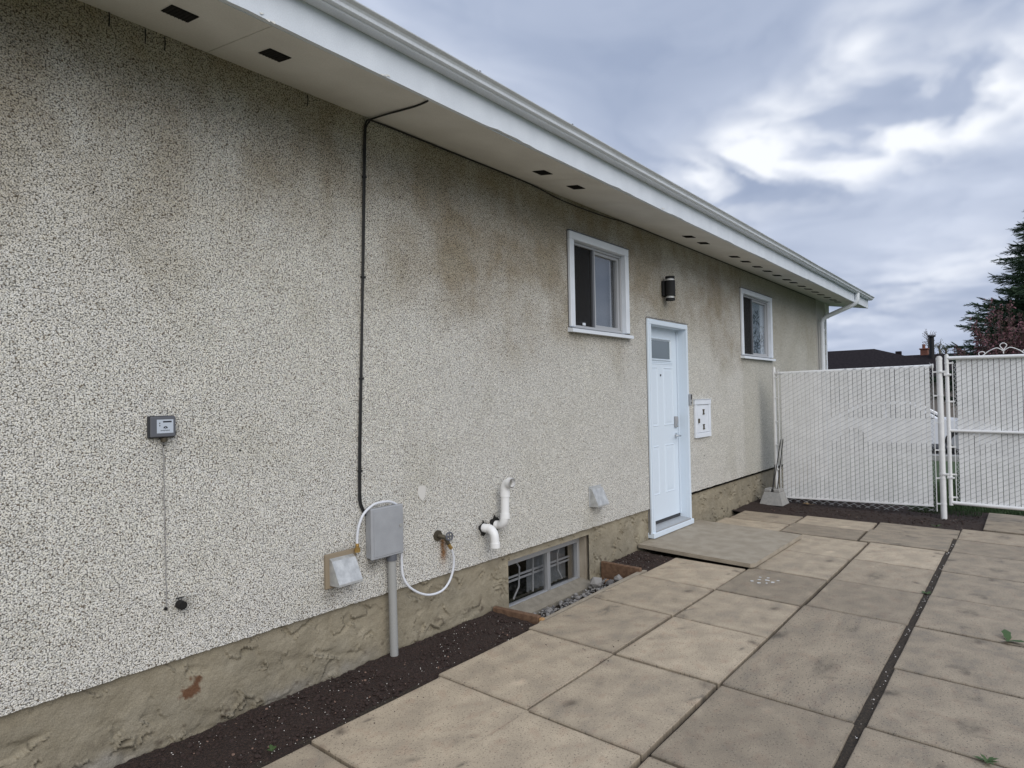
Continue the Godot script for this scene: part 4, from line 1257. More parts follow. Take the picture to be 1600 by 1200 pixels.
	m = MB.new(); m.tube([Vector3(0.121, 0.907, -3.411), Vector3(0.123, 0.907, -3.411)], 0.0288, 20); part("pipe_bore", m, M.pvc_inside, t)
	# faucet and its hose
	t = thing("faucet", "tarnished outdoor faucet with a small round hand wheel", "faucet", Vector3(0, 0.625, -2.85))
	m = MB.new(); m.tube([Vector3(0.0, 0.630, -2.835), Vector3(0.010, 0.630, -2.835)], 0.034, 16); m.tube([Vector3(0.01, 0.630, -2.835), Vector3(0.05, 0.622, -2.85), Vector3(0.06, 0.60, -2.862), Vector3(0.06, 0.578, -2.872)], [0.014, 0.014, 0.013, 0.013], 10)
	part("faucet_body", m, M.tarnish, t)
	m = MB.new()
	var fc := Vector3(0.075, 0.628, -2.868)
	var hx := Vector3(0.25, 0, -0.97).normalized(); var ax := Vector3(0.97, 0, 0.25)
	for k in 9:
		var a := TAU * k / 8.0
		if k < 8:
			var b := TAU * (k + 1) / 8.0
			m.tube([fc + (hx * cos(a) + Vector3.UP * sin(a)) * 0.025, fc + (hx * cos(b) + Vector3.UP * sin(b)) * 0.025], 0.006, 6)
			if k % 2 == 0: m.tube([fc, fc + (hx * cos(a) + Vector3.UP * sin(a)) * 0.025], 0.004, 5)
	m.tube([Vector3(0.045, 0.625, -2.852), fc + ax * 0.004], 0.006, 6)
	part("hand_wheel", m, M.dark_grey_plastic, t)
	t = thing("hose", "thin white water hose looped over the utility box from the faucet", "hose", Vector3(0.05, 0.3, -2.5))
	var hp := [[0.575, -2.875, .06], [0.54, -2.9, .06], [0.468, -2.924, .055], [0.396, -2.918, .05], [0.33, -2.886, .045], [0.292, -2.822, .045], [0.292, -2.723, .045], [0.328, -2.629, .045], [0.386, -2.553, .04], [0.452, -2.520, .03], [0.533, -2.516, .025], [0.68, -2.516, .022], [0.80, -2.513, .025], [0.868, -2.487, .035], [0.905, -2.42, .045], [0.912, -2.35, .05], [0.905, -2.29, .05], [0.863, -2.224, .05], [0.799, -2.194, .045], [0.74, -2.187, .04], [0.705, -2.187, .04]]
	var pts := []
	for q in hp: pts.append(Vector3(q[2], q[0], q[1]))
	m = MB.new(); m.tube(smooth_path(pts, 0.012), 0.0074, 10); part("hose_line", m, M.hose_white, t)
	m = MB.new(); m.tube([Vector3(0.06, 0.578, -2.872), Vector3(0.06, 0.545, -2.897)], 0.012, 10); part("fitting", m, M.brass, t)
	m = MB.new(); m.tube([Vector3(0.04, 0.708, -2.187), Vector3(0.04, 0.685, -2.187), Vector3(0.04, 0.683, -2.187), Vector3(0.04, 0.660, -2.188)], [0.010, 0.010, 0.016, 0.016], 10); m.tube([Vector3(0.055, 0.700, -2.176), Vector3(0.05, 0.665, -2.176)], 0.006, 6)
	part("fitting", m, M.brass, t)
	# black cable up the wall, across the soffit and along it
	t = thing("black_cable", "twin black cable running up the wall and along under the eaves", "cable", Vector3(0, 0.87, -2.25))
	var up := [[0.845, -2.275], [0.866, -2.252], [0.92, -2.228], [0.978, -2.224], [1.229, -2.229], [1.6, -2.245], [1.954, -2.260], [2.4, -2.275], [2.843, -2.288], [3.02, -2.296], [3.085, -2.303]]
	pts = []
	for q in up: pts.append(Vector3(0.012, q[0], q[1]))
	pts.append_array([Vector3(0.014, 3.118, -2.320), Vector3(0.03, 3.126, -2.338), Vector3(0.17, 3.102, -2.318), Vector3(0.30, 3.083, -2.312), Vector3(0.45, 3.060, -2.30), Vector3(0.565, 3.041, -2.273), Vector3(0.58, 3.05, -2.27)])
	m = MB.new(); m.tube(smooth_path(pts, 0.03), 0.0050, 8); part("riser_line", m, M.rubber, t)
	pts = []
	for q in up: pts.append(Vector3(0.010, q[0], q[1] - 0.010 + 0.003 * sin(q[0] * 4.0)))
	pts.append_array([Vector3(0.012, 3.112, -2.335), Vector3(0.012, 3.128, -2.40), Vector3(0.012, 3.130, -2.99), Vector3(0.012, 3.132, -3.66), Vector3(0.012, 3.126, -3.95), Vector3(0.012, 3.103, -4.235), Vector3(0.012, 3.100, -4.6), Vector3(0.012, 3.112, -5.042), Vector3(0.012, 3.130, -5.46), Vector3(0.012, 3.131, -7.3), Vector3(0.012, 3.131, -9.8), Vector3(0.012, 3.130, -12.15)])
	m = MB.new(); m.tube(smooth_path(pts, 0.06), 0.0050, 8); part("eaves_line", m, M.rubber, t)
	for q in [[1.10, -2.232], [1.62, -2.25], [2.2, -2.272], [2.78, -2.29]]:
		m = bx(Vector3(0.001, q[0] - 0.006, q[1] - 0.016), Vector3(0.020, q[0] + 0.006, q[1] + 0.010), 0.002); part("cable_clip", m, M.rubber, t)
	# sensor box with a printed label
	t = thing("sensor_box", "square grey plastic utility sensor box with a printed label, on the bare wall", "meter box", Vector3(0, 1.4, -1.18))
	m = bx(Vector3(0.0, 1.351, -1.236), Vector3(0.020, 1.447, -1.126), 0.004); part("back_box", m, M.dark_plastic, t)
	m = bx(Vector3(0.0205, 1.355, -1.233), Vector3(0.034, 1.444, -1.130), 0.006); part("cover", m, M.dark_grey_plastic, t)
	m = MB.new(); m.quad(Vector3(0.0348, 1.372, -1.154), Vector3(0.0348, 1.372, -1.222), Vector3(0.0348, 1.431, -1.222), Vector3(0.0348, 1.431, -1.154))
	part("label_plate", m, M.sensor_label, t)
	m = MB.new(); m.tube([Vector3(0.014, 1.352, -1.19), Vector3(0.014, 1.334, -1.192)], 0.014, 10); part("cable_gland", m, M.tarnish, t)
	m = MB.new()
	var lead := []
	for k in 25: lead.append(Vector3(0.0015, 1.33 - k * 0.030, -1.192 - 0.0004 * k + 0.002 * sin(k * 1.7)))
	m.tube(lead, 0.0023, 5); part("lead_wire", m, M.lead_grey, t)
	# dark stub of a capped port low on the wall
	t = thing("wall_port", "small round black capped port low on the left of the wall", "pipe stub", Vector3(0, 0.61, -1.262))
	m = MB.new(); m.tube([Vector3(0.0, 0.612, -1.255), Vector3(0.034, 0.610, -1.258)], 0.0185, 16); m.tube([Vector3(0.034, 0.610, -1.258), Vector3(0.036, 0.610, -1.258)], 0.013, 16); part("port_cap", m, M.dark_hole, t)
	m = MB.new(); m.tube([Vector3(0.002, 0.640, -1.24), Vector3(0.012, 0.642, -1.27)], 0.003, 6); part("clip", m, M.rubber, t)
	m = MB.new(); m.tube([Vector3(0.0, 0.607, -1.197), Vector3(0.008, 0.607, -1.197)], 0.007, 8); part("plug", m, M.dark_hole, t)

func vent_hood(label: String, za: float, zb: float, y0: float, y1: float, reach: float, board: bool) -> void:
	var t := thing("vent_hood", label, "vent", Vector3(0, y0, (za + zb) * 0.5), "vent hoods on the house wall")
	var m := MB.new()
	if board:
		m.box(Vector3(0.0, y0 - 0.012, zb - 0.012), Vector3(0.018, y1 + 0.012, za + 0.012), 0.003)
		part("backing_board", m, M.board_tan, t)
	else:
		m.box(Vector3(0.0, y0, zb), Vector3(0.006, y1, za), 0.002)
		part("back_plate", m, M.galvanized, t)
	# a scoop: sloping front, two cheeks, open below
	var xa := 0.018 if board else 0.006
	var a := za - 0.012; var b := zb + 0.012
	var ty := y1 - 0.012; var by := y0 + 0.010
	m = MB.new()
	var prof := PackedVector2Array([Vector2(xa, ty), Vector2(xa + 0.022, ty - 0.012), Vector2(xa + reach, by + 0.012), Vector2(xa + reach, by), Vector2(xa + reach - 0.002, by), Vector2(xa + reach - 0.003, by + 0.012), Vector2(xa + 0.02, ty - 0.015), Vector2(xa, ty - 0.003)])
	m.prism(prof, Vector3(0, 0, b), Vector3.RIGHT, Vector3.UP, Vector3(0, 0, a - b))
	var cheek := PackedVector2Array([Vector2(xa, ty - 0.001), Vector2(xa + 0.021, ty - 0.0125), Vector2(xa + reach - 0.001, by + 0.012), Vector2(xa + reach - 0.001, by), Vector2(xa, by - 0.004)])
	for s in [a - 0.0015, b - 0.0005]:
		m.prism(cheek, Vector3(0, 0, s), Vector3.RIGHT, Vector3.UP, Vector3(0, 0, 0.002))
	part("hood", m, M.galvanized, t)
	m = MB.new()
	m.quad(Vector3(xa + 0.012, by + 0.02, a - 0.004), Vector3(xa + 0.012, by + 0.02, b + 0.004), Vector3(xa + 0.012, ty - 0.02, b + 0.004), Vector3(xa + 0.012, ty - 0.02, a - 0.004))
	part("duct_opening", m, M.dark_hole, t)

# ---------------------------------------------------------------- beds, boards, gravel
func soil_grid(x0: float, x1: float, z0: float, z1: float, step: float, lift: Callable, seed_: int) -> MB:
	var a := noise(seed_, 3.0, 4); var b := noise(seed_ + 1, 22.0, 4)
	var nx := maxi(3, int((x1 - x0) / step) + 1); var nz := maxi(3, int((z0 - z1) / step) + 1)
	var p := PackedVector3Array()
	for j in nz:
		for i in nx:
			var x := lerpf(x0, x1, float(i) / (nx - 1)); var z := lerpf(z0, z1, float(j) / (nz - 1))
			p.push_back(Vector3(x, lift.call(x, z) + 0.012 * a.get_noise_2d(x, z) + 0.009 * b.get_noise_2d(x, z), z))
	var m := MB.new(); m.grid(p, nx, nz, Vector3.UP)
	return m

func lump(seed_: int, material: Material, flat := 0.7) -> ArrayMesh:
	var r := RandomNumberGenerator.new(); r.seed = seed_
	var m := MB.new()
	# an uneven eight-sided pebble
	var top := Vector3(r.randf_range(-0.15, 0.15), flat * 0.55, r.randf_range(-0.15, 0.15)); var bot := Vector3(0, -flat * 0.5, 0)
	var rings := []
	for k in 2:
		var rr := []
		for i in 6:
			var a := TAU * (i + 0.5 * k) / 6.0
			rr.append(Vector3(cos(a) * r.randf_range(0.38, 0.56), (0.22 if k == 0 else -0.2) * flat * r.randf_range(0.5, 1.3), sin(a) * r.randf_range(0.36, 0.56)))
		rings.append(rr)
	for i in 6:
		var j := (i + 1) % 6
		m.tri(top, rings[0][j], rings[0][i])
		m.tri(rings[0][i], rings[0][j], rings[1][i])
		m.tri(rings[0][j], rings[1][j], rings[1][i])
		m.tri(bot, rings[1][i], rings[1][j])
	return m.mesh(material)

func strew(mesh: Mesh, count: int, x0: float, x1: float, z0: float, z1: float, lift: Callable, s0: float, s1: float, bias := 1.0) -> Array:
	var o := []
	for i in count:
		var x := rng.randf_range(x0, x1); var z := rng.randf_range(z1, z0)
		var s := lerpf(s0, s1, pow(rng.randf(), bias))
		var b := Basis.from_euler(Vector3(rng.randf_range(-0.6, 0.6), rng.randf_range(0, TAU), rng.randf_range(-0.6, 0.6))).scaled(Vector3.ONE * s)
		o.append(Transform3D(b, Vector3(x, lift.call(x, z) + s * 0.15, z)))
	return o

func make_beds() -> void:
	var at_wall := func(x: float, z: float) -> float: return 0.004 + 0.010 * smoothstep(0.18, 0.0, x) - 0.010 * smoothstep(0.3, 0.42, x)
	var beds := [["soil_bed", 0.0, 0.455, 1.4, -3.36, 0.014], ["soil_bed", 0.0, 0.42, -4.84, -5.47, 0.014], ["soil_bed", -0.01, 2.52, -7.95, -9.70, 0.04]]
	var k := 0
	for b in beds:
		var lift: Callable = at_wall if k < 2 else func(x: float, z: float) -> float: return 0.006 - 0.0133 * x + 0.02 * smoothstep(0.3, 0.0, x)
		var o := struct("soil_bed" if k == 0 else "soil_bed_%03d" % k, soil_grid(b[1], b[2], b[3], b[4], b[5], lift, 500 + k * 5), M.soil)
		k += 1
	# clods, white perlite grains and bark chips
	var clods := []; var pearl := []; var chips := []
	var l3 := func(x: float, z: float) -> float: return 0.006 - 0.0133 * x
	for q in [[0.01, 0.43, 0.3, -3.33, 2600, 900, 200, at_wall], [0.01, 0.40, -4.87, -5.44, 420, 220, 40, at_wall], [0.03, 2.45, -8.2, -9.5, 1500, 70, 120, l3]]:
		clods.append_array(strew(null, q[4], q[0], q[1], q[2], q[3], q[7], 0.005, 0.024, 2.2))
		pearl.append_array(strew(null, q[5], q[0], q[1], q[2], q[3], q[7], 0.0018, 0.0075, 3.0))
		chips.append_array(strew(null, q[6], q[0], q[1], q[2], q[3], q[7], 0.004, 0.016, 2.0))
	# crumbs that spilled on the slabs and lie in the joints
	var on_slab := func(x: float, _z: float) -> float: return ground_y(x) + 0.001
	clods.append_array(strew(null, 150, 0.47, 0.72, -0.8, -3.3, on_slab, 0.002, 0.007, 2.5))
	clods.append_array(strew(null, 60, 0.5, 2.9, -1.8, -7.0, on_slab, 0.002, 0.006, 3.0))
	clods.append_array(strew(null, 26, 0.86, 1.10, -3.05, -3.4, on_slab, 0.003, 0.010, 2.0))
	pearl.append_array(strew(null, 60, 2.30, 2.325, -2.0, -7.5, func(x: float, _z: float) -> float: return ground_y(x) - 0.008, 0.004, 0.010, 2.0))
	tag(scatter("soil_clods", lump(1, M.soil_clod), clods, self), "dark soil crumbs and clods on the beds and spilled on slabs", "soil")
	tag(scatter("perlite_grains", lump(2, M.perlite), pearl, self), "white perlite grains scattered over the dark potting soil", "perlite")
	tag(scatter("bark_chips", lump(3, M.chip, 0.4), chips, self), "brown bark chips scattered over the dark potting soil", "bark chips")
	# edging boards across the bed
	var t := thing("edging_board", "reddish wooden edging board holding back the soil left of the cellar window", "board", Vector3(0.2, 0.0, -3.37))
	var xf := Transform3D(Basis(Vector3.UP, 0.08), Vector3(0.205, 0.0, -3.385))
	var m := MB.new(); m.box(Vector3(-0.205, -0.14, -0.02), Vector3(0.17, 0.043, 0.02), 0.005, xf); part("plank", m, M.wood, t)
	m = MB.new(); m.box(Vector3(0.1705, -0.14, -0.0195), Vector3(0.206, 0.034, 0.021), 0.008, xf); part("broken_end", m, M.wood_end, t)
	t = thing("edging_board", "dark weathered wooden edging board right of the cellar window", "board", Vector3(0.2, 0.0, -4.80))
	xf = Transform3D(Basis(Vector3.UP, -0.03), Vector3(0.18, 0.0, -4.81))
	m = MB.new(); m.box(Vector3(-0.185, -0.15, -0.02), Vector3(0.20, 0.052, 0.02), 0.005, xf); part("plank", m, M.wood, t)
	# thin concrete strip along the slabs
	m = MB.new()
	m.prism(PackedVector2Array([Vector2(0.415, -3.33), Vector2(0.385, -3.42), Vector2(0.372, -4.0), Vector2(0.355, -4.80), Vector2(0.37, -4.86), Vector2(0.40, -4.87), Vector2(0.402, -4.0), Vector2(0.414, -3.42)]), Vector3(0, 0.028, 0), Vector3(1, -0.0133, 0), Vector3(0, 0, 1), Vector3(0, -0.2, 0))
	var o := part("edging_strip", m, M.concrete, self)
	tag(o, "narrow concrete edging strip between the slabs and the cellar window gravel", "edging")
	# gravel in the window well
	m = soil_grid(-0.01, 0.40, -3.36, -4.83, 0.03, func(x: float, z: float) -> float: return -0.115 - 0.03 * smoothstep(0.15, 0.0, x), 560)
	struct("well_ground", m, M.joint_dirt)
	var low := func(x: float, z: float) -> float: return -0.112 + 0.028 * smoothstep(0.10, 0.36, x) + 0.020 * smoothstep(-4.2, -4.75, z)
	var ga := strew(null, 420, 0.05, 0.36, -3.42, -4.77, low, 0.014, 0.040, 1.6)
	var gb := strew(null, 260, 0.05, 0.36, -3.42, -4.77, low, 0.012, 0.034, 1.6)
	tag(scatter("gravel", lump(5, M.gravel_light), ga, self), "grey crushed gravel below the cellar window", "gravel")
	tag(scatter("dark_gravel", lump(6, M.gravel_dark), gb, self), "darker crushed gravel mixed in below the cellar window", "gravel")
	# the larger stones piled against the second board
	var big := [[0.10, -4.55, 0.11, "pale flat stone against the foundation by the cellar window", "gravel_light"], [0.20, -4.60, 0.075, "mid grey stone in the pile next to the flat pale stone", "gravel_dark"], [0.265, -4.52, 0.06, "small grey stone nearest the slabs in the gravel pile", "gravel_light"], [0.235, -4.69, 0.09, "largest grey stone leaning on the weathered edging board", "gravel_light"], [0.14, -4.66, 0.055, "rusty brown stone standing up in the gravel pile", "gravel_brown"], [0.31, -4.63, 0.065, "blocky grey stone below the weathered edging board", "gravel_dark"]]
	for q in big:
		var s := MeshInstance3D.new()
		s.mesh = lump(int(q[2] * 1000), M[q[4]], 0.85)
		s.name = numbered("stone")
		s.position = Vector3(q[0], low.call(q[0], q[1]) + q[2] * 0.42, q[1])
		s.basis = Basis.from_euler(Vector3(rng.randf_range(-0.5, 0.5), rng.randf_range(0, TAU), rng.randf_range(-0.5, 0.5))).scaled(Vector3.ONE * q[2])
		add_child(s)
		tag(s, q[3], "stone", "stones in the cellar window well")

# ---------------------------------------------------------------- fence and gate
# slats woven in chain link: x0..x1 along x, plane z
func slatted_link(parent: Node3D, x0: float, x1: float, z: float, y0: Callable, y1: Callable, pitch: float, seed_: int, hang: float) -> void:
	var n := int(round((x1 - x0) / pitch))
	var p := (x1 - x0) / n
	var r := RandomNumberGenerator.new(); r.seed = seed_
	for i in n:
		var xa := x0 + i * p
		var xm := xa + p * 0.5
		var w := p - 0.0050 + r.randf_range(-0.001, 0.001)
		var m := MB.new()
		var ylo: float = y0.call(xm) + r.randf_range(-0.002, 0.004); var yhi: float = y1.call(xm) + r.randf_range(-0.003, 0.002)
		m.box(Vector3(-w * 0.5, ylo, -0.0025), Vector3(w * 0.5, yhi, 0.0025), 0.0015, Transform3D(Basis(Vector3.UP, r.randf_range(-0.06, 0.06)) * Basis(Vector3.BACK, r.randf_range(-0.0006, 0.0006)), Vector3(xm, 0, z)))
		part("slat", m, M.slat_white, parent)
	# wire: in front rising to the right, behind falling
	var wm := MB.new()
	var rise := p * 1.12
	for i in n:
		var xa := x0 + i * p
		var lo: float = y0.call(xa) - hang; var hi: float = y1.call(xa) + 0.028
		var k0 := int(floor(lo / rise)); var k1 := int(ceil(hi / rise))
		for k in range(k0, k1):
			var ya := (k + (0.5 if i % 2 else 0.0)) * rise
			if ya < lo or ya + rise * 0.5 > hi: continue
			wm.tube([Vector3(xa, ya, z + 0.002), Vector3(xa + p * 0.12, ya + rise * 0.06, z + 0.0055), Vector3(xa + p * 0.88, ya + rise * 0.44, z + 0.0055), Vector3(xa + p, ya + rise * 0.5, z + 0.002)], 0.0023, 4, false)
			wm.tube([Vector3(xa, ya + rise * 0.5, z - 0.002), Vector3(xa + p * 0.5, ya + rise * 0.25, z - 0.0055), Vector3(xa + p, ya, z - 0.002)], 0.0019, 3, false)
	var o := part("chain_link_wire", wm, M.wire_white, parent)
	o.set_meta("kind", "stuff")

func make_fence() -> void:
	var Z := -9.0
	var t := thing("chain_link_fence", "white chain link fence panel filled with upright white slats, left of the gate", "fence", Vector3(0.22, 0.0, Z))
	var m := MB.new(); m.tube([Vector3(0.222, -0.15, Z), Vector3(0.222, 1.83, Z), Vector3(0.222, 1.846, Z)], [0.0215, 0.0215, 0.012], 14); part("corner_post", m, M.fence_white, t)
	m = MB.new(); m.tube([Vector3(2.108, -0.2, Z), Vector3(2.108, 1.85, Z)], 0.0315, 18); part("gate_post", m, M.fence_white, t)
	m = MB.new(); m.tube([Vector3(2.108, 1.842, Z), Vector3(2.108, 1.862, Z), Vector3(2.108, 1.880, Z), Vector3(2.108, 1.888, Z), Vector3(2.108, 1.890, Z)], [0.0335, 0.0335, 0.026, 0.012, 0.001], 16); part("post_cap", m, M.fence_white, t)
	var top := func(x: float) -> float: return 1.752 + 0.0113 * (x - 0.264)
	m = MB.new(); m.tube([Vector3(0.245, top.call(0.245), Z), Vector3(2.045, top.call(2.045), Z)], 0.0205, 14); part("top_rail", m, M.fence_white, t)
	m = MB.new(); m.tube([Vector3(0.247, top.call(0.25), Z), Vector3(0.275, top.call(0.27), Z)], 0.025, 12); part("rail_cup", m, M.fence_white, t)
	m = MB.new(); m.tube([Vector3(2.02, top.call(2.02), Z), Vector3(2.052, top.call(2.05), Z)], 0.025, 12); part("rail_cup", m, M.fence_white, t)
	var bot := func(x: float) -> float: return 0.085 + 0.023 * (x - 0.37)
	slatted_link(t, 0.315, 2.012, Z + 0.026, func(x: float) -> float: return bot.call(x), func(x: float) -> float: return top.call(x) - 0.003, 0.0515, 900, 0.085)
	# bottom clip strip that holds the slats
	m = MB.new(); m.box(Vector3(0.31, -0.012, -0.006), Vector3(2.012, 0.010, 0.009), 0.002, Transform3D(Basis(Vector3.BACK, 0.023), Vector3(0, 0.0775, Z + 0.026))); part("bottom_strip", m, M.slat_white, t)
	# tension bars and bands
	for q in [[0.285, 0.222], [2.045, 2.108]]:
		m = MB.new(); m.box(Vector3(q[0] - 0.004, 0.06, Z + 0.022), Vector3(q[0] + 0.004, 1.80, Z + 0.034)); part("tension_bar", m, M.fence_white, t)
		for y in [0.15, 0.45, 0.78, 1.1, 1.42, 1.70]:
			m = MB.new()
			var R := 0.024 if q[1] < 1.0 else 0.034
			m.tube([Vector3(q[1], y - 0.010, Z), Vector3(q[1], y + 0.010, Z)], R, 14)
			m.box(Vector3(minf(q[0], q[1]), y - 0.009, Z + 0.016), Vector3(maxf(q[0], q[1]), y + 0.009, Z + 0.0215))
			m.tube([Vector3((q[0] + q[1]) * 0.5, y, Z + 0.01), Vector3((q[0] + q[1]) * 0.5, y, Z + 0.035)], 0.006, 8)
			part("tension_band", m, M.fence_white, t)
	# bare mesh beside the gate post where no slat fits
	m = MB.new()
	for k in 34:
		var y := 0.06 + k * 0.0515
		m.tube([Vector3(2.012, y, Z + 0.03), Vector3(2.042, y + 0.028, Z + 0.028), Vector3(2.012, y + 0.0515, Z + 0.024)], 0.0019, 4, false)
		m.tube([Vector3(0.315, y, Z + 0.03), Vector3(0.288, y + 0.028, Z + 0.028), Vector3(0.315, y + 0.0515, Z + 0.024)], 0.0019, 4, false)
	var o := part("loose_wire", m, M.wire_white, t); o.set_meta("kind", "stuff")

func make_gate() -> void:
	var Z := -9.0
	var t := thing("gate", "white slatted chain link gate with a curled wire ornament on top", "gate", Vector3(2.18, 0.0, Z))
	var tilt := -0.016
	var X0 := 2.182; var X1 := 3.08
	var yt := func(x: float) -> float: return 1.858 + tilt * (x - X0)
	var ym := func(x: float) -> float: return 1.010 + tilt * (x - X0)
	var yb := func(x: float) -> float: return 0.172 + tilt * (x - X0)
	var m: MB
	for q in [[X0, "hinge_stile"], [X1, "latch_stile"]]:
		m = MB.new(); m.tube([Vector3(q[0], yb.call(q[0]) - 0.03, Z), Vector3(q[0], yt.call(q[0]) + 0.035, Z), Vector3(q[0], yt.call(q[0]) + 0.05, Z)], [0.0205, 0.0205, 0.009], 14); part(q[1], m, M.fence_white, t)
	for q in [[yt, 0.0205, "top_rail"], [ym, 0.017, "middle_rail"], [yb, 0.0205, "bottom_rail"]]:
		m = MB.new(); m.tube([Vector3(X0, q[0].call(X0), Z), Vector3(X1, q[0].call(X1), Z)], q[1], 14); part(q[2], m, M.fence_white, t)
	slatted_link(t, 2.268, 3.02, Z - 0.026, func(x: float) -> float: return yb.call(x) + 0.012, func(x: float) -> float: return yt.call(x) - 0.003, 0.0515, 910, 0.045)
	for q in [2.235, 3.045]:
		m = MB.new(); m.box(Vector3(q - 0.004, 0.19, Z - 0.030), Vector3(q + 0.004, 1.82, Z - 0.018)); part("tension_bar", m, M.fence_white, t)
		for y in [0.235, 0.50, 0.82, 1.35, 1.80]:
			m = MB.new()
			var sx := X0 if q < 2.6 else X1
			m.box(Vector3(minf(q, sx), y - 0.009, Z - 0.017), Vector3(maxf(q, sx) + 0.012, y + 0.009, Z - 0.009)); m.tube([Vector3(sx, y - 0.010, Z), Vector3(sx, y + 0.010, Z)], 0.0235, 12); part("tension_band", m, M.fence_white, t)
	m = MB.new()
	for k in 31:
		var y := 0.20 + k * 0.0515
		m.tube([Vector3(2.268, y, Z - 0.024), Vector3(2.238, y + 0.026, Z - 0.026), Vector3(2.268, y + 0.0515, Z - 0.028)], 0.0019, 4, false)
		m.tube([Vector3(2.268, y, Z - 0.028), Vector3(2.252, y + 0.026, Z - 0.020), Vector3(2.268, y + 0.0515, Z - 0.024)], 0.0019, 4, false)
	var lw := part("loose_wire", m, M.wire_white, t); lw.set_meta("kind", "stuff")
	# hinges between post and stile
	for y in [1.70, 0.50]:
		m = MB.new()
		m.tube([Vector3(2.108, y - 0.014, Z), Vector3(2.108, y + 0.014, Z)], 0.0345, 16)
		m.box(Vector3(2.10, y - 0.012, Z + 0.022), Vector3(2.168, y + 0.012, Z + 0.034), 0.003)
		m.tube([Vector3(2.158, y + 0.012, Z + 0.02), Vector3(2.158, y - 0.045, Z + 0.02)], 0.008, 8)
		m.tube([Vector3(X0, y - 0.047, Z), Vector3(X0, y - 0.022, Z)], 0.0245, 14)
		m.box(Vector3(2.152, y - 0.047, Z + 0.012), Vector3(2.225, y - 0.025, Z + 0.026), 0.003)
		m.tube([Vector3(2.122, y, Z + 0.03), Vector3(2.122, y, Z + 0.043)], 0.007, 6)
		part("hinge", m, M.fence_white, t)
	# bent wire ornament
	m = MB.new()
	var c := 2.712
	for s in [-1.0, 1.0]:
		var pts := []
		for q in [[0.0, 1.882], [-0.003, 1.925], [-0.022, 1.955], [-0.030, 1.978], [-0.012, 1.998], [0.0, 2.0]]: pts.append(Vector3(c + s * q[0], q[1], Z))
		m.tube(smooth_path(pts, 0.01), 0.0048, 8)
		pts = []
		for q in [[-0.004, 1.915], [-0.035, 1.938], [-0.062, 1.948], [-0.10, 1.935], [-0.145, 1.908], [-0.17, 1.884], [-0.19, 1.870]]: pts.append(Vector3(c + s * q[0], q[1], Z + 0.004))
		m.tube(smooth_path(pts, 0.01), 0.0048, 8)
		pts = []
		for q in [[-0.165, 1.885], [-0.175, 1.908], [-0.195, 1.915], [-0.218, 1.908], [-0.226, 1.89], [-0.218, 1.874]]: pts.append(Vector3(c + s * q[0], q[1], Z - 0.004))
		m.tube(smooth_path(pts, 0.01), 0.0048, 8)
	part("scroll_ornament", m, M.fence_white, t)

func make_block_and_rods() -> void:
	# tapered pier block with a slot across the top
	var at := Vector3(0.245, 0.012, -8.80)
	var t := thing("pier_block", "tapered grey concrete pier block at the foot of the fence", "concrete block", at)
	var m := MB.new()
	var lo := 0.148; var hi := 0.098; var H := 0.165
	var B := [Vector3(-lo, 0, lo), Vector3(lo, 0, lo), Vector3(lo, 0, -lo), Vector3(-lo, 0, -lo)]
	var T := [Vector3(-hi, H, hi), Vector3(hi, H, hi), Vector3(hi, H, -hi), Vector3(-hi, H, -hi)]
	for i in 4:
		var j := (i + 1) % 4
		m.quad(B[i] + at, B[j] + at, T[j] + at, T[i] + at)
	m.quad(T[0] + at, T[1] + at, T[2] + at, T[3] + at)
	for x in [[-hi, -0.02], [0.022, hi]]:
		m.box(at + Vector3(x[0], H + 0.0005, -hi), at + Vector3(x[1], H + 0.038, hi), 0.005)
	part("block_body", m, M.grey_concrete, t)
	m = bx(at + Vector3(-0.019, H + 0.001, -hi + 0.01), at + Vector3(0.021, H + 0.003, hi - 0.01)); part("slot", m, M.dark_hole, t)
	var rods := [[Vector3(0.248, 0.17, -8.72), Vector3(0.312, 0.86, -8.93), "tallest dark metal rod standing in the pier block"], [Vector3(0.30, 0.20, -8.75), Vector3(0.338, 0.862, -8.94), "dark metal rod leaning just right of the tallest rod"], [Vector3(0.240, 0.17, -8.74), Vector3(0.236, 0.52, -8.90), "short dark metal rod next to the corner post"]]
	for q in rods:
		var r := thing("metal_rod", q[2], "rod", q[0], "rods standing in the pier block")
		m = MB.new(); m.tube([q[0], q[1]], 0.0065, 8); part("rod_bar", m, M.rod_iron, r)

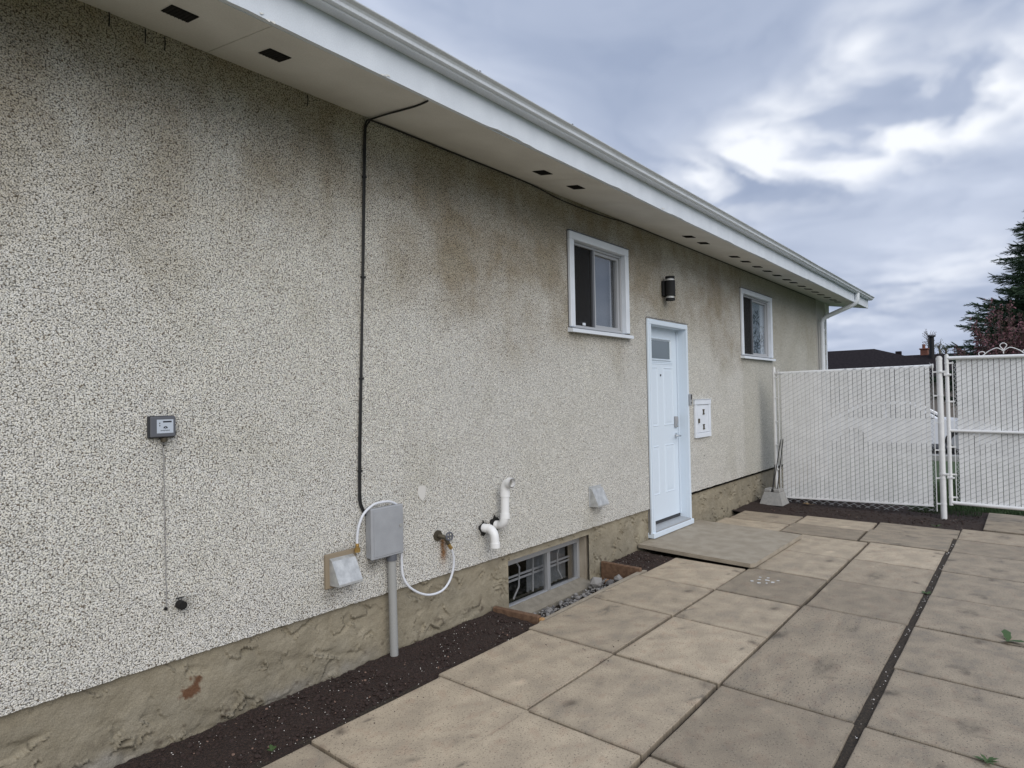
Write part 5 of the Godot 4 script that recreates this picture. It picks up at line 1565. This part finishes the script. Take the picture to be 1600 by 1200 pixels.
# ---------------------------------------------------------------- beyond the fence
func make_street() -> void:
	var gy := -0.32
	var m := MB.new()
	m.quad(Vector3(-200, gy - 0.01, -19.6), Vector3(200, gy - 0.01, -19.6), Vector3(200, gy - 0.01, -27.2), Vector3(-200, gy - 0.01, -27.2))
	m.quad(Vector3(-200, gy - 0.30, -19.6), Vector3(200, gy - 0.30, -19.6), Vector3(200, gy - 0.01, -19.6), Vector3(-200, gy - 0.01, -19.6))
	for v in m.v.size(): m.v[v].y += 0.045
	struct("road", m, M.asphalt)
	m = bx(Vector3(-200, gy - 0.3, -19.6), Vector3(200, gy + 0.14, -19.42), 0.02); struct("kerb", m, M.grey_concrete)
	m = bx(Vector3(-200, gy - 0.3, -27.4), Vector3(200, gy + 0.14, -27.2), 0.02); struct("kerb_001", m, M.grey_concrete)
	# grass blades behind the fence and under the gate
	var blade := MB.new()
	for k in 5:
		var a := TAU * k / 5.0 + 0.3
		var d := Vector3(cos(a), 0, sin(a))
		var s := Vector3(-d.z, 0, d.x) * 0.004
		var b := d * 0.012
		blade.tri(b - s, b + s, b + d * 0.022 + Vector3(0, 0.05, 0))
	var xs := []
	for i in 9000:
		var x := rng.randf_range(1.7, 4.2); var z := rng.randf_range(-9.35, -19.3)
		if i < 3500: z = rng.randf_range(-9.25, -12.0)
		if x > 2.46 and z > -9.7: continue
		var s := rng.randf_range(0.6, 1.5)
		xs.append(Transform3D(Basis(Vector3.UP, rng.randf() * TAU).scaled(Vector3(s, s * rng.randf_range(0.7, 1.3), s)), Vector3(x, maxf(terrain_y(x, z), terrain_y(x, -9.8) if z > -9.8 else -1.0), z)))
	tag(scatter("grass", blade.mesh(M.grass), xs, self), "short green lawn behind the white fence and gate", "grass")
	make_car(Vector3(0.1, gy + 0.04, -22.0))
	make_neighbours()

func make_car(at: Vector3) -> void:
	var t := thing("parked_car", "white saloon car parked on the street behind the fence", "car", at)
	# side profiles along x; the front is to the right
	var body := PackedVector2Array([Vector2(-2.32, 0.36), Vector2(-2.36, 0.62), Vector2(-2.28, 0.86), Vector2(-2.05, 0.97), Vector2(-1.9, 0.99), Vector2(0.75, 0.95), Vector2(1.0, 0.93), Vector2(1.75, 0.80), Vector2(2.02, 0.68), Vector2(2.10, 0.5), Vector2(2.06, 0.30)])
	# arches
	for c in [1.30, -1.32]:
		body.append_array(PackedVector2Array([Vector2(c + 0.37, 0.26)]))
		for k in range(0, 9):
			var a := PI * k / 8.0
			body.append(Vector2(c + cos(a) * 0.36, 0.33 + sin(a) * 0.34))
		body.append(Vector2(c - 0.37, 0.26))
	body.append(Vector2(-2.2, 0.28))
	var m := MB.new()
	m.prism(body, at + Vector3(0, 0, -0.86), Vector3.RIGHT, Vector3.UP, Vector3(0, 0, 1.72))
	part("body", m, M.car_white, t)
	# greenhouse: glass shell with a white roof and pillars
	var lowc := [Vector3(-1.80, 0.98, 0.80), Vector3(0.78, 0.945, 0.80)]
	var hic := [Vector3(-1.10, 1.36, 0.58), Vector3(0.12, 1.38, 0.58)]
	m = MB.new()
	var L := func(i: int, s: float) -> Vector3: return at + Vector3(lowc[i].x, lowc[i].y, lowc[i].z * s)
	var H := func(i: int, s: float) -> Vector3: return at + Vector3(hic[i].x, hic[i].y, hic[i].z * s)
	m.quad(L.call(0, 1.0), L.call(1, 1.0), H.call(1, 1.0), H.call(0, 1.0))
	m.quad(L.call(1, -1.0), L.call(0, -1.0), H.call(0, -1.0), H.call(1, -1.0))
	m.quad(L.call(1, 1.0), L.call(1, -1.0), H.call(1, -1.0), H.call(1, 1.0))
	m.quad(L.call(0, -1.0), L.call(0, 1.0), H.call(0, 1.0), H.call(0, -1.0))
	part("window_glass", m, M.car_glass, t)
	m = MB.new()
	m.prism(PackedVector2Array([Vector2(-1.22, 1.345), Vector2(-0.9, 1.415), Vector2(-0.3, 1.43), Vector2(0.05, 1.41), Vector2(0.2, 1.355)]), at + Vector3(0, 0, -0.61), Vector3.RIGHT, Vector3.UP, Vector3(0, 0, 1.22))
	part("roof", m, M.car_white, t)
	for s in [1.0, -1.0]:
		m = MB.new()
		m.tube([L.call(1, s), H.call(1, s)], 0.045, 6); m.tube([L.call(0, s), H.call(0, s)], 0.06, 6)
		m.tube([at + Vector3(-0.45, 0.97, 0.805 * s), at + Vector3(-0.45, 1.37, 0.59 * s)], 0.04, 6)
		part("pillar", m, M.car_white, t)
		for c in [1.30, -1.32]:
			m = MB.new(); m.tube([at + Vector3(c, 0.33, 0.66 * s), at + Vector3(c, 0.33, 0.86 * s)], 0.33, 24)
			var wh := part("wheel", m, M.rubber, t)
			m = MB.new(); m.tube([at + Vector3(c, 0.33, 0.861 * s), at + Vector3(c, 0.33, 0.872 * s)], 0.21, 18); part("rim", m, M.aluminium, wh)
		m = MB.new(); m.box(at + Vector3(0.55, 0.96, 0.84 * s - 0.06), at + Vector3(0.70, 1.08, 0.84 * s + 0.06), 0.03); part("wing_mirror", m, M.car_white, t)
		m = MB.new(); m.box(at + Vector3(1.93, 0.56, 0.66 * s - 0.15), at + Vector3(2.09, 0.68, 0.66 * s + 0.15), 0.02); part("headlight", m, M.grey_plastic, t)

func hip_roof(m: MB, x0: float, x1: float, z0: float, z1: float, ye: float, yr: float, rx0: float, rx1: float) -> void:
	var zm := (z0 + z1) * 0.5
	var A := Vector3(x0, ye, z0); var B := Vector3(x1, ye, z0); var C := Vector3(x1, ye, z1); var D := Vector3(x0, ye, z1)
	var R := Vector3(rx0, yr, zm); var S := Vector3(rx1, yr, zm)
	m.quad(A, B, S, R); m.quad(C, D, R, S); m.tri(B, C, S); m.tri(D, A, R)
	m.quad(A, D, C, B)
	for e in [[A, B], [B, C], [C, D], [D, A]]: m.tube([e[0], e[1]], 0.09, 6)

func make_neighbours() -> void:
	# hip-roofed house across the street
	var gy := -0.37
	var t := thing("neighbour_house", "dark hip-roofed house across the street, behind the fence", "house", Vector3(-4.5, gy, -44))
	var m := MB.new(); m.box(Vector3(-15, gy - 0.2, -48), Vector3(1.2, 2.2, -39.5)); part("wall", m, M.neighbour_wall, t)
	m = MB.new(); hip_roof(m, -15.8, 1.6, -38.7, -48.8, 2.1, 4.0, -9.5, -4.4); part("roof", m, M.shingles, t)
	for q in [[-3.2, -1.6], [-6.4, -4.8], [-9.5, -7.9]]:
		m = bx(Vector3(q[0], gy + 1.1, -39.52), Vector3(q[1], gy + 2.1, -39.44), 0.02); var w := part("window", m, M.white_paint, t)
		m = bx(Vector3(q[0] + 0.08, gy + 1.18, -39.45), Vector3(q[1] - 0.08, gy + 2.02, -39.42)); part("pane", m, M.car_glass, w)
	m = bx(Vector3(-3.35, 3.55, -44.4), Vector3(-3.05, 3.80, -44.1), 0.02); part("roof_vent", m, M.shingles, t)
	# second roof further right, with the brick chimney and black flue
	t = thing("neighbour_house", "long low dark-roofed house with a brick chimney and black flue", "house", Vector3(0, gy, -50))
	m = MB.new(); m.box(Vector3(-7.0, gy - 0.2, -57), Vector3(7.5, 2.2, -50.5)); part("wall", m, M.neighbour_wall, t)
	m = MB.new(); hip_roof(m, -7.6, 8.1, -49.8, -57.8, 2.1, 3.97, -5.5, 5.0); part("roof", m, M.shingles, t)
	m = MB.new(); m.box(Vector3(-3.18, 3.3, -54.2), Vector3(-2.72, 4.33, -53.7), 0.02); m.box(Vector3(-3.24, 4.33, -54.26), Vector3(-2.66, 4.42, -53.64), 0.02); m.tube([Vector3(-2.98, 4.4, -53.95), Vector3(-2.98, 4.72, -53.95)], 0.1, 10)
	part("chimney", m, M.brick, t)
	m = MB.new(); m.tube([Vector3(-2.42, 3.4, -53.2), Vector3(-2.42, 5.15, -53.2)], 0.15, 12); m.tube([Vector3(-2.42, 5.15, -53.2), Vector3(-2.42, 5.26, -53.2)], 0.24, 12)
	part("flue_pipe", m, M.black_metal, t)
	m = bx(Vector3(0.35, 3.9, -53.9), Vector3(0.6, 4.08, -53.7), 0.02); part("roof_vent", m, M.shingles, t)
	# house off to the right, met in the window's reflection
	t = thing("neighbour_house", "beige hip-roofed house beyond the right edge, mirrored in the window glass", "house", Vector3(19, gy, -30))
	m = MB.new(); m.box(Vector3(13, gy - 0.2, -40), Vector3(24, 2.4, -23)); part("wall", m, M.neighbour_wall, t)
	m = MB.new(); hip_roof(m, 12.3, 24.7, -22.3, -40.7, 2.35, 4.7, 17.5, 19.5); part("roof", m, M.shingles, t)

# ---------------------------------------------------------------- trees and weeds
func make_trees() -> void:
	spruce(Vector3(4.75, -0.35, -30.0), 11.8, 4.9)
	plum_tree(Vector3(2.45, -0.35, -26.5))
	var k := 0
	for q in [[-3.3, -60.0, 6.2, 0.28, "thickest bare brown poplar standing behind the far roofs"], [-2.72, -61.0, 5.45, 0.12, "slender pale poplar right of the thick brown one"], [-2.42, -62.0, 5.2, 0.10, "shortest pale poplar, rightmost of the far three"]]:
		var b := Vector3(q[0], -0.4, q[1])
		var t := thing("poplar_tree", q[4], "tree", b, "poplars behind the far roofs")
		var m := MB.new(); m.tube([b, b + Vector3(0.05, q[2] * 0.6, 0), b + Vector3(0.02, q[2], 0)], [q[3], q[3] * 0.8, 0.03], 8)
		part("trunk", m, M.bark_grey, t)
		m = MB.new(); var lv := MB.new()
		for i in 46:
			var y: float = q[2] * rng.randf_range(0.55, 0.98)
			var a := rng.randf() * TAU
			var e := b + Vector3(cos(a) * rng.randf_range(0.15, 0.42), y + rng.randf_range(0.3, 0.7), sin(a) * 0.3)
			m.tube([b + Vector3(0.03, y, 0), e], [0.03, 0.008], 4)
			for l in 4:
				var p := b.lerp(e, 1.0) - Vector3(rng.randf_range(-0.1, 0.1), rng.randf_range(0.0, 0.4), rng.randf_range(-0.1, 0.1))
				lv.tri(p, p + Vector3(rng.randf_range(0.03, 0.09), rng.randf_range(-0.05, 0.05), 0.03), p + Vector3(0.02, rng.randf_range(0.05, 0.1), -0.02))
		part("branches", m, M.bark_grey, t).set_meta("kind", "stuff")
		part("leaves", lv, M.poplar_leaf if k else M.bark_grey, t).set_meta("kind", "stuff")
		k += 1

func spruce(b: Vector3, height: float, reach: float) -> void:
	var t := thing("spruce_tree", "tall dark green spruce at the right edge", "tree", b)
	var m := MB.new(); m.tube([b, b + Vector3(0, height * 0.5, 0), b + Vector3(0, height, 0)], [0.22, 0.12, 0.015], 10)
	part("trunk", m, M.bark, t)
	# a spray: a short twig with needle blades both sides
	var sp := MB.new()
	for k in 7:
		var z := 0.04 + k * 0.04
		for s in [-1.0, 1.0]:
			sp.tri(Vector3(0, 0, z), Vector3(0, 0.004, z + 0.026), Vector3(s * (0.075 - k * 0.006), 0.018, z + 0.065))
			sp.tri(Vector3(0, 0, z), Vector3(0.0, 0.05, z + 0.055), Vector3(s * 0.022, 0.012, z + 0.02))
	sp.tri(Vector3(-0.012, 0, 0), Vector3(0.012, 0, 0), Vector3(0, 0.02, 0.42))
	var limbs := MB.new()
	var green := []; var dark := []
	var y := 1.0
	while y < height - 0.15:
		var f := 1.0 - y / height
		var n := int(lerpf(7.0, 21.0, f))
		for i in n:
			var a := TAU * (i + rng.randf_range(-0.35, 0.35)) / n + y * 2.4
			var d := Vector3(cos(a), 0, sin(a))
			var len := reach * pow(f, 0.85) * rng.randf_range(0.72, 1.12) + 0.12
			var p0 := b + Vector3(0, y + rng.randf_range(-0.12, 0.12), 0)
			var droop := len * rng.randf_range(0.10, 0.26) * f
			var pts := []
			for k in 6:
				var u := k / 5.0
				pts.append(p0 + d * len * u + Vector3(0, 0.18 * len * f * u - droop * u * 1.5 + droop * 1.3 * u * u, 0))
			limbs.tube(pts, [0.03 * f + 0.012, 0.02 * f + 0.01, 0.012, 0.009, 0.006, 0.003], 4, false)
			var side := Vector3(-d.z, 0, d.x)
			var steps := int(len / 0.10) + 3
			for k in steps:
				var u := lerpf(0.18, 1.0, float(k) / (steps - 1))
				var seg := mini(int(u * 5.0), 4)
				var p: Vector3 = pts[seg].lerp(pts[seg + 1], u * 5.0 - seg)
				for s in [-1.0, 1.0, 0.0]:
					var dir: Vector3 = (d * rng.randf_range(0.6, 1.0) + side * s * rng.randf_range(0.5, 1.1) + Vector3(0, rng.randf_range(-0.25, 0.35), 0)).normalized()
					var twig := (0.28 * len * (1.0 - u) + 0.12) * rng.randf_range(0.5, 1.1)
					for q in int(twig / 0.16) + 1:
						var sc := rng.randf_range(0.75, 1.25) * lerpf(1.1, 0.75, u)
						var dq := (dir + Vector3(rng.randf_range(-0.5, 0.5), rng.randf_range(-0.45, 0.3), rng.randf_range(-0.5, 0.5))).normalized()
						var bs := Basis.looking_at(-dq, Vector3.UP).rotated(dq, rng.randf_range(-0.9, 0.9)).scaled(Vector3.ONE * sc)
						var pp := p - b + dir * 0.16 * q - Vector3(0, 0.05 * q * q * 0.3, 0)
						if rng.randf() < 0.55: green.append(Transform3D(bs, pp))
						else: dark.append(Transform3D(bs, pp))
		y += lerpf(0.20, 0.34, f)
	part("limbs", limbs, M.bark, t).set_meta("kind", "stuff")
	scatter("needles", sp.mesh(M.spruce_green), green, t)
	scatter("dark_needles", sp.mesh(M.spruce_dark), dark, t)

func plum_tree(b: Vector3) -> void:
	var t := thing("plum_tree", "purple-leaved ornamental tree left of the tall spruce", "tree", b)
	var m := MB.new(); m.tube([b, b + Vector3(0.05, 0.8, 0), b + Vector3(0.0, 1.5, 0.05)], [0.13, 0.10, 0.08], 10)
	part("trunk", m, M.bark, t)
	var lf := MB.new()
	for s in [-1.0, 1.0]:
		lf.tri(Vector3.ZERO, Vector3(s * 0.022, 0.01, 0.035), Vector3(0, 0, 0.075))
	var limbs := MB.new(); var red := []; var dk := []
	for i in 120:
		var a := rng.randf() * TAU
		var lean := rng.randf_range(0.15, 1.0)
		var d := Vector3(cos(a) * lean, rng.randf_range(0.7, 1.25), sin(a) * lean).normalized()
		var p0 := b + Vector3(0, rng.randf_range(0.9, 1.7), 0)
		var L := rng.randf_range(1.7, 2.9) * lerpf(1.12, 0.72, lean)
		var mid := p0 + d * L * 0.55 + Vector3(rng.randf_range(-0.15, 0.15), -0.05, rng.randf_range(-0.15, 0.15))
		var end := p0 + d * L + Vector3(0, 0.25, 0)
		limbs.tube([p0, mid, end], [0.03, 0.014, 0.004], 4, false)
		for k in 110:
			var u := pow(rng.randf(), 0.7)
			var p := p0.lerp(mid, u * 2.0) if u < 0.5 else mid.lerp(end, u * 2.0 - 1.0)
			p += Vector3(rng.randf_range(-1, 1), rng.randf_range(-1, 1), rng.randf_range(-1, 1)) * (0.10 if u > 0.7 else 0.22)
			var bs := Basis.from_euler(Vector3(rng.randf_range(-1.4, 1.4), rng.randf() * TAU, rng.randf_range(-1, 1))).scaled(Vector3.ONE * rng.randf_range(0.8, 1.7))
			if rng.randf() < 0.5: red.append(Transform3D(bs, p - b))
			else: dk.append(Transform3D(bs, p - b))
	part("branches", limbs, M.bark, t).set_meta("kind", "stuff")
	scatter("leaves", lf.mesh(M.plum_leaf), red, t)
	scatter("dark_leaves", lf.mesh(M.plum_dark), dk, t)

func weed(at: Vector3, n: int, length: float, width: float, label: String, lie: float, seed_: int, mm: Material) -> void:
	var r := RandomNumberGenerator.new(); r.seed = seed_
	var t := thing("weed", label, "weed", at)
	for i in n:
		var a := TAU * i / n + r.randf_range(-0.5, 0.5)
		var d := Vector3(cos(a), 0, sin(a)); var s := Vector3(-d.z, 0, d.x)
		var L := length * r.randf_range(0.6, 1.1)
		var rise := L * r.randf_range(0.2, 0.9) * lie
		var m := MB.new()
		var prev := [at, at]
		for k in range(1, 6):
			var u := k / 5.0
			var w := width * sin(PI * minf(u * 0.9 + 0.08, 1.0)) * (1.25 if k % 2 else 0.9)
			if k == 5: w = 0.0005
			var c := at + d * L * u + Vector3(0, 0.004 + rise * (u - 0.55 * u * u), 0)
			var nx := [c - s * w, c + s * w]
			m._oq([prev[0], prev[1], nx[1], nx[0]], Vector3.UP)
			prev = nx
		part("leaf", m, mm, t)

func make_weeds() -> void:
	weed(Vector3(2.80, ground_y(2.8) + 0.002, -4.80), 3, 0.115, 0.021, "leafy weed growing from the slab joint at the right edge", 0.9, 11, M.weed_leaf)
	weed(Vector3(2.305, ground_y(2.3) - 0.008, -5.56), 6, 0.05, 0.008, "tiny weed in the wide joint between the slabs", 0.8, 13, M.weed_leaf)
	weed(Vector3(2.77, ground_y(2.8), -3.20), 9, 0.055, 0.006, "low tuft of weed in the joint at the lower right corner", 1.0, 17, M.weed_leaf)
	weed(Vector3(0.40, 0.012, -1.46), 4, 0.035, 0.008, "small green seedling in the soil bed beside the nearest slabs", 1.0, 19, M.weed_leaf)
	weed(Vector3(2.10, 0.0, -8.28), 6, 0.08, 0.008, "green weed in the soil in front of the gate post", 1.1, 23, M.weed_leaf)
	weed(Vector3(0.62, 0.012, -8.95), 6, 0.10, 0.012, "withered brown plant below the slatted fence", 0.7, 29, M.dead_leaf)
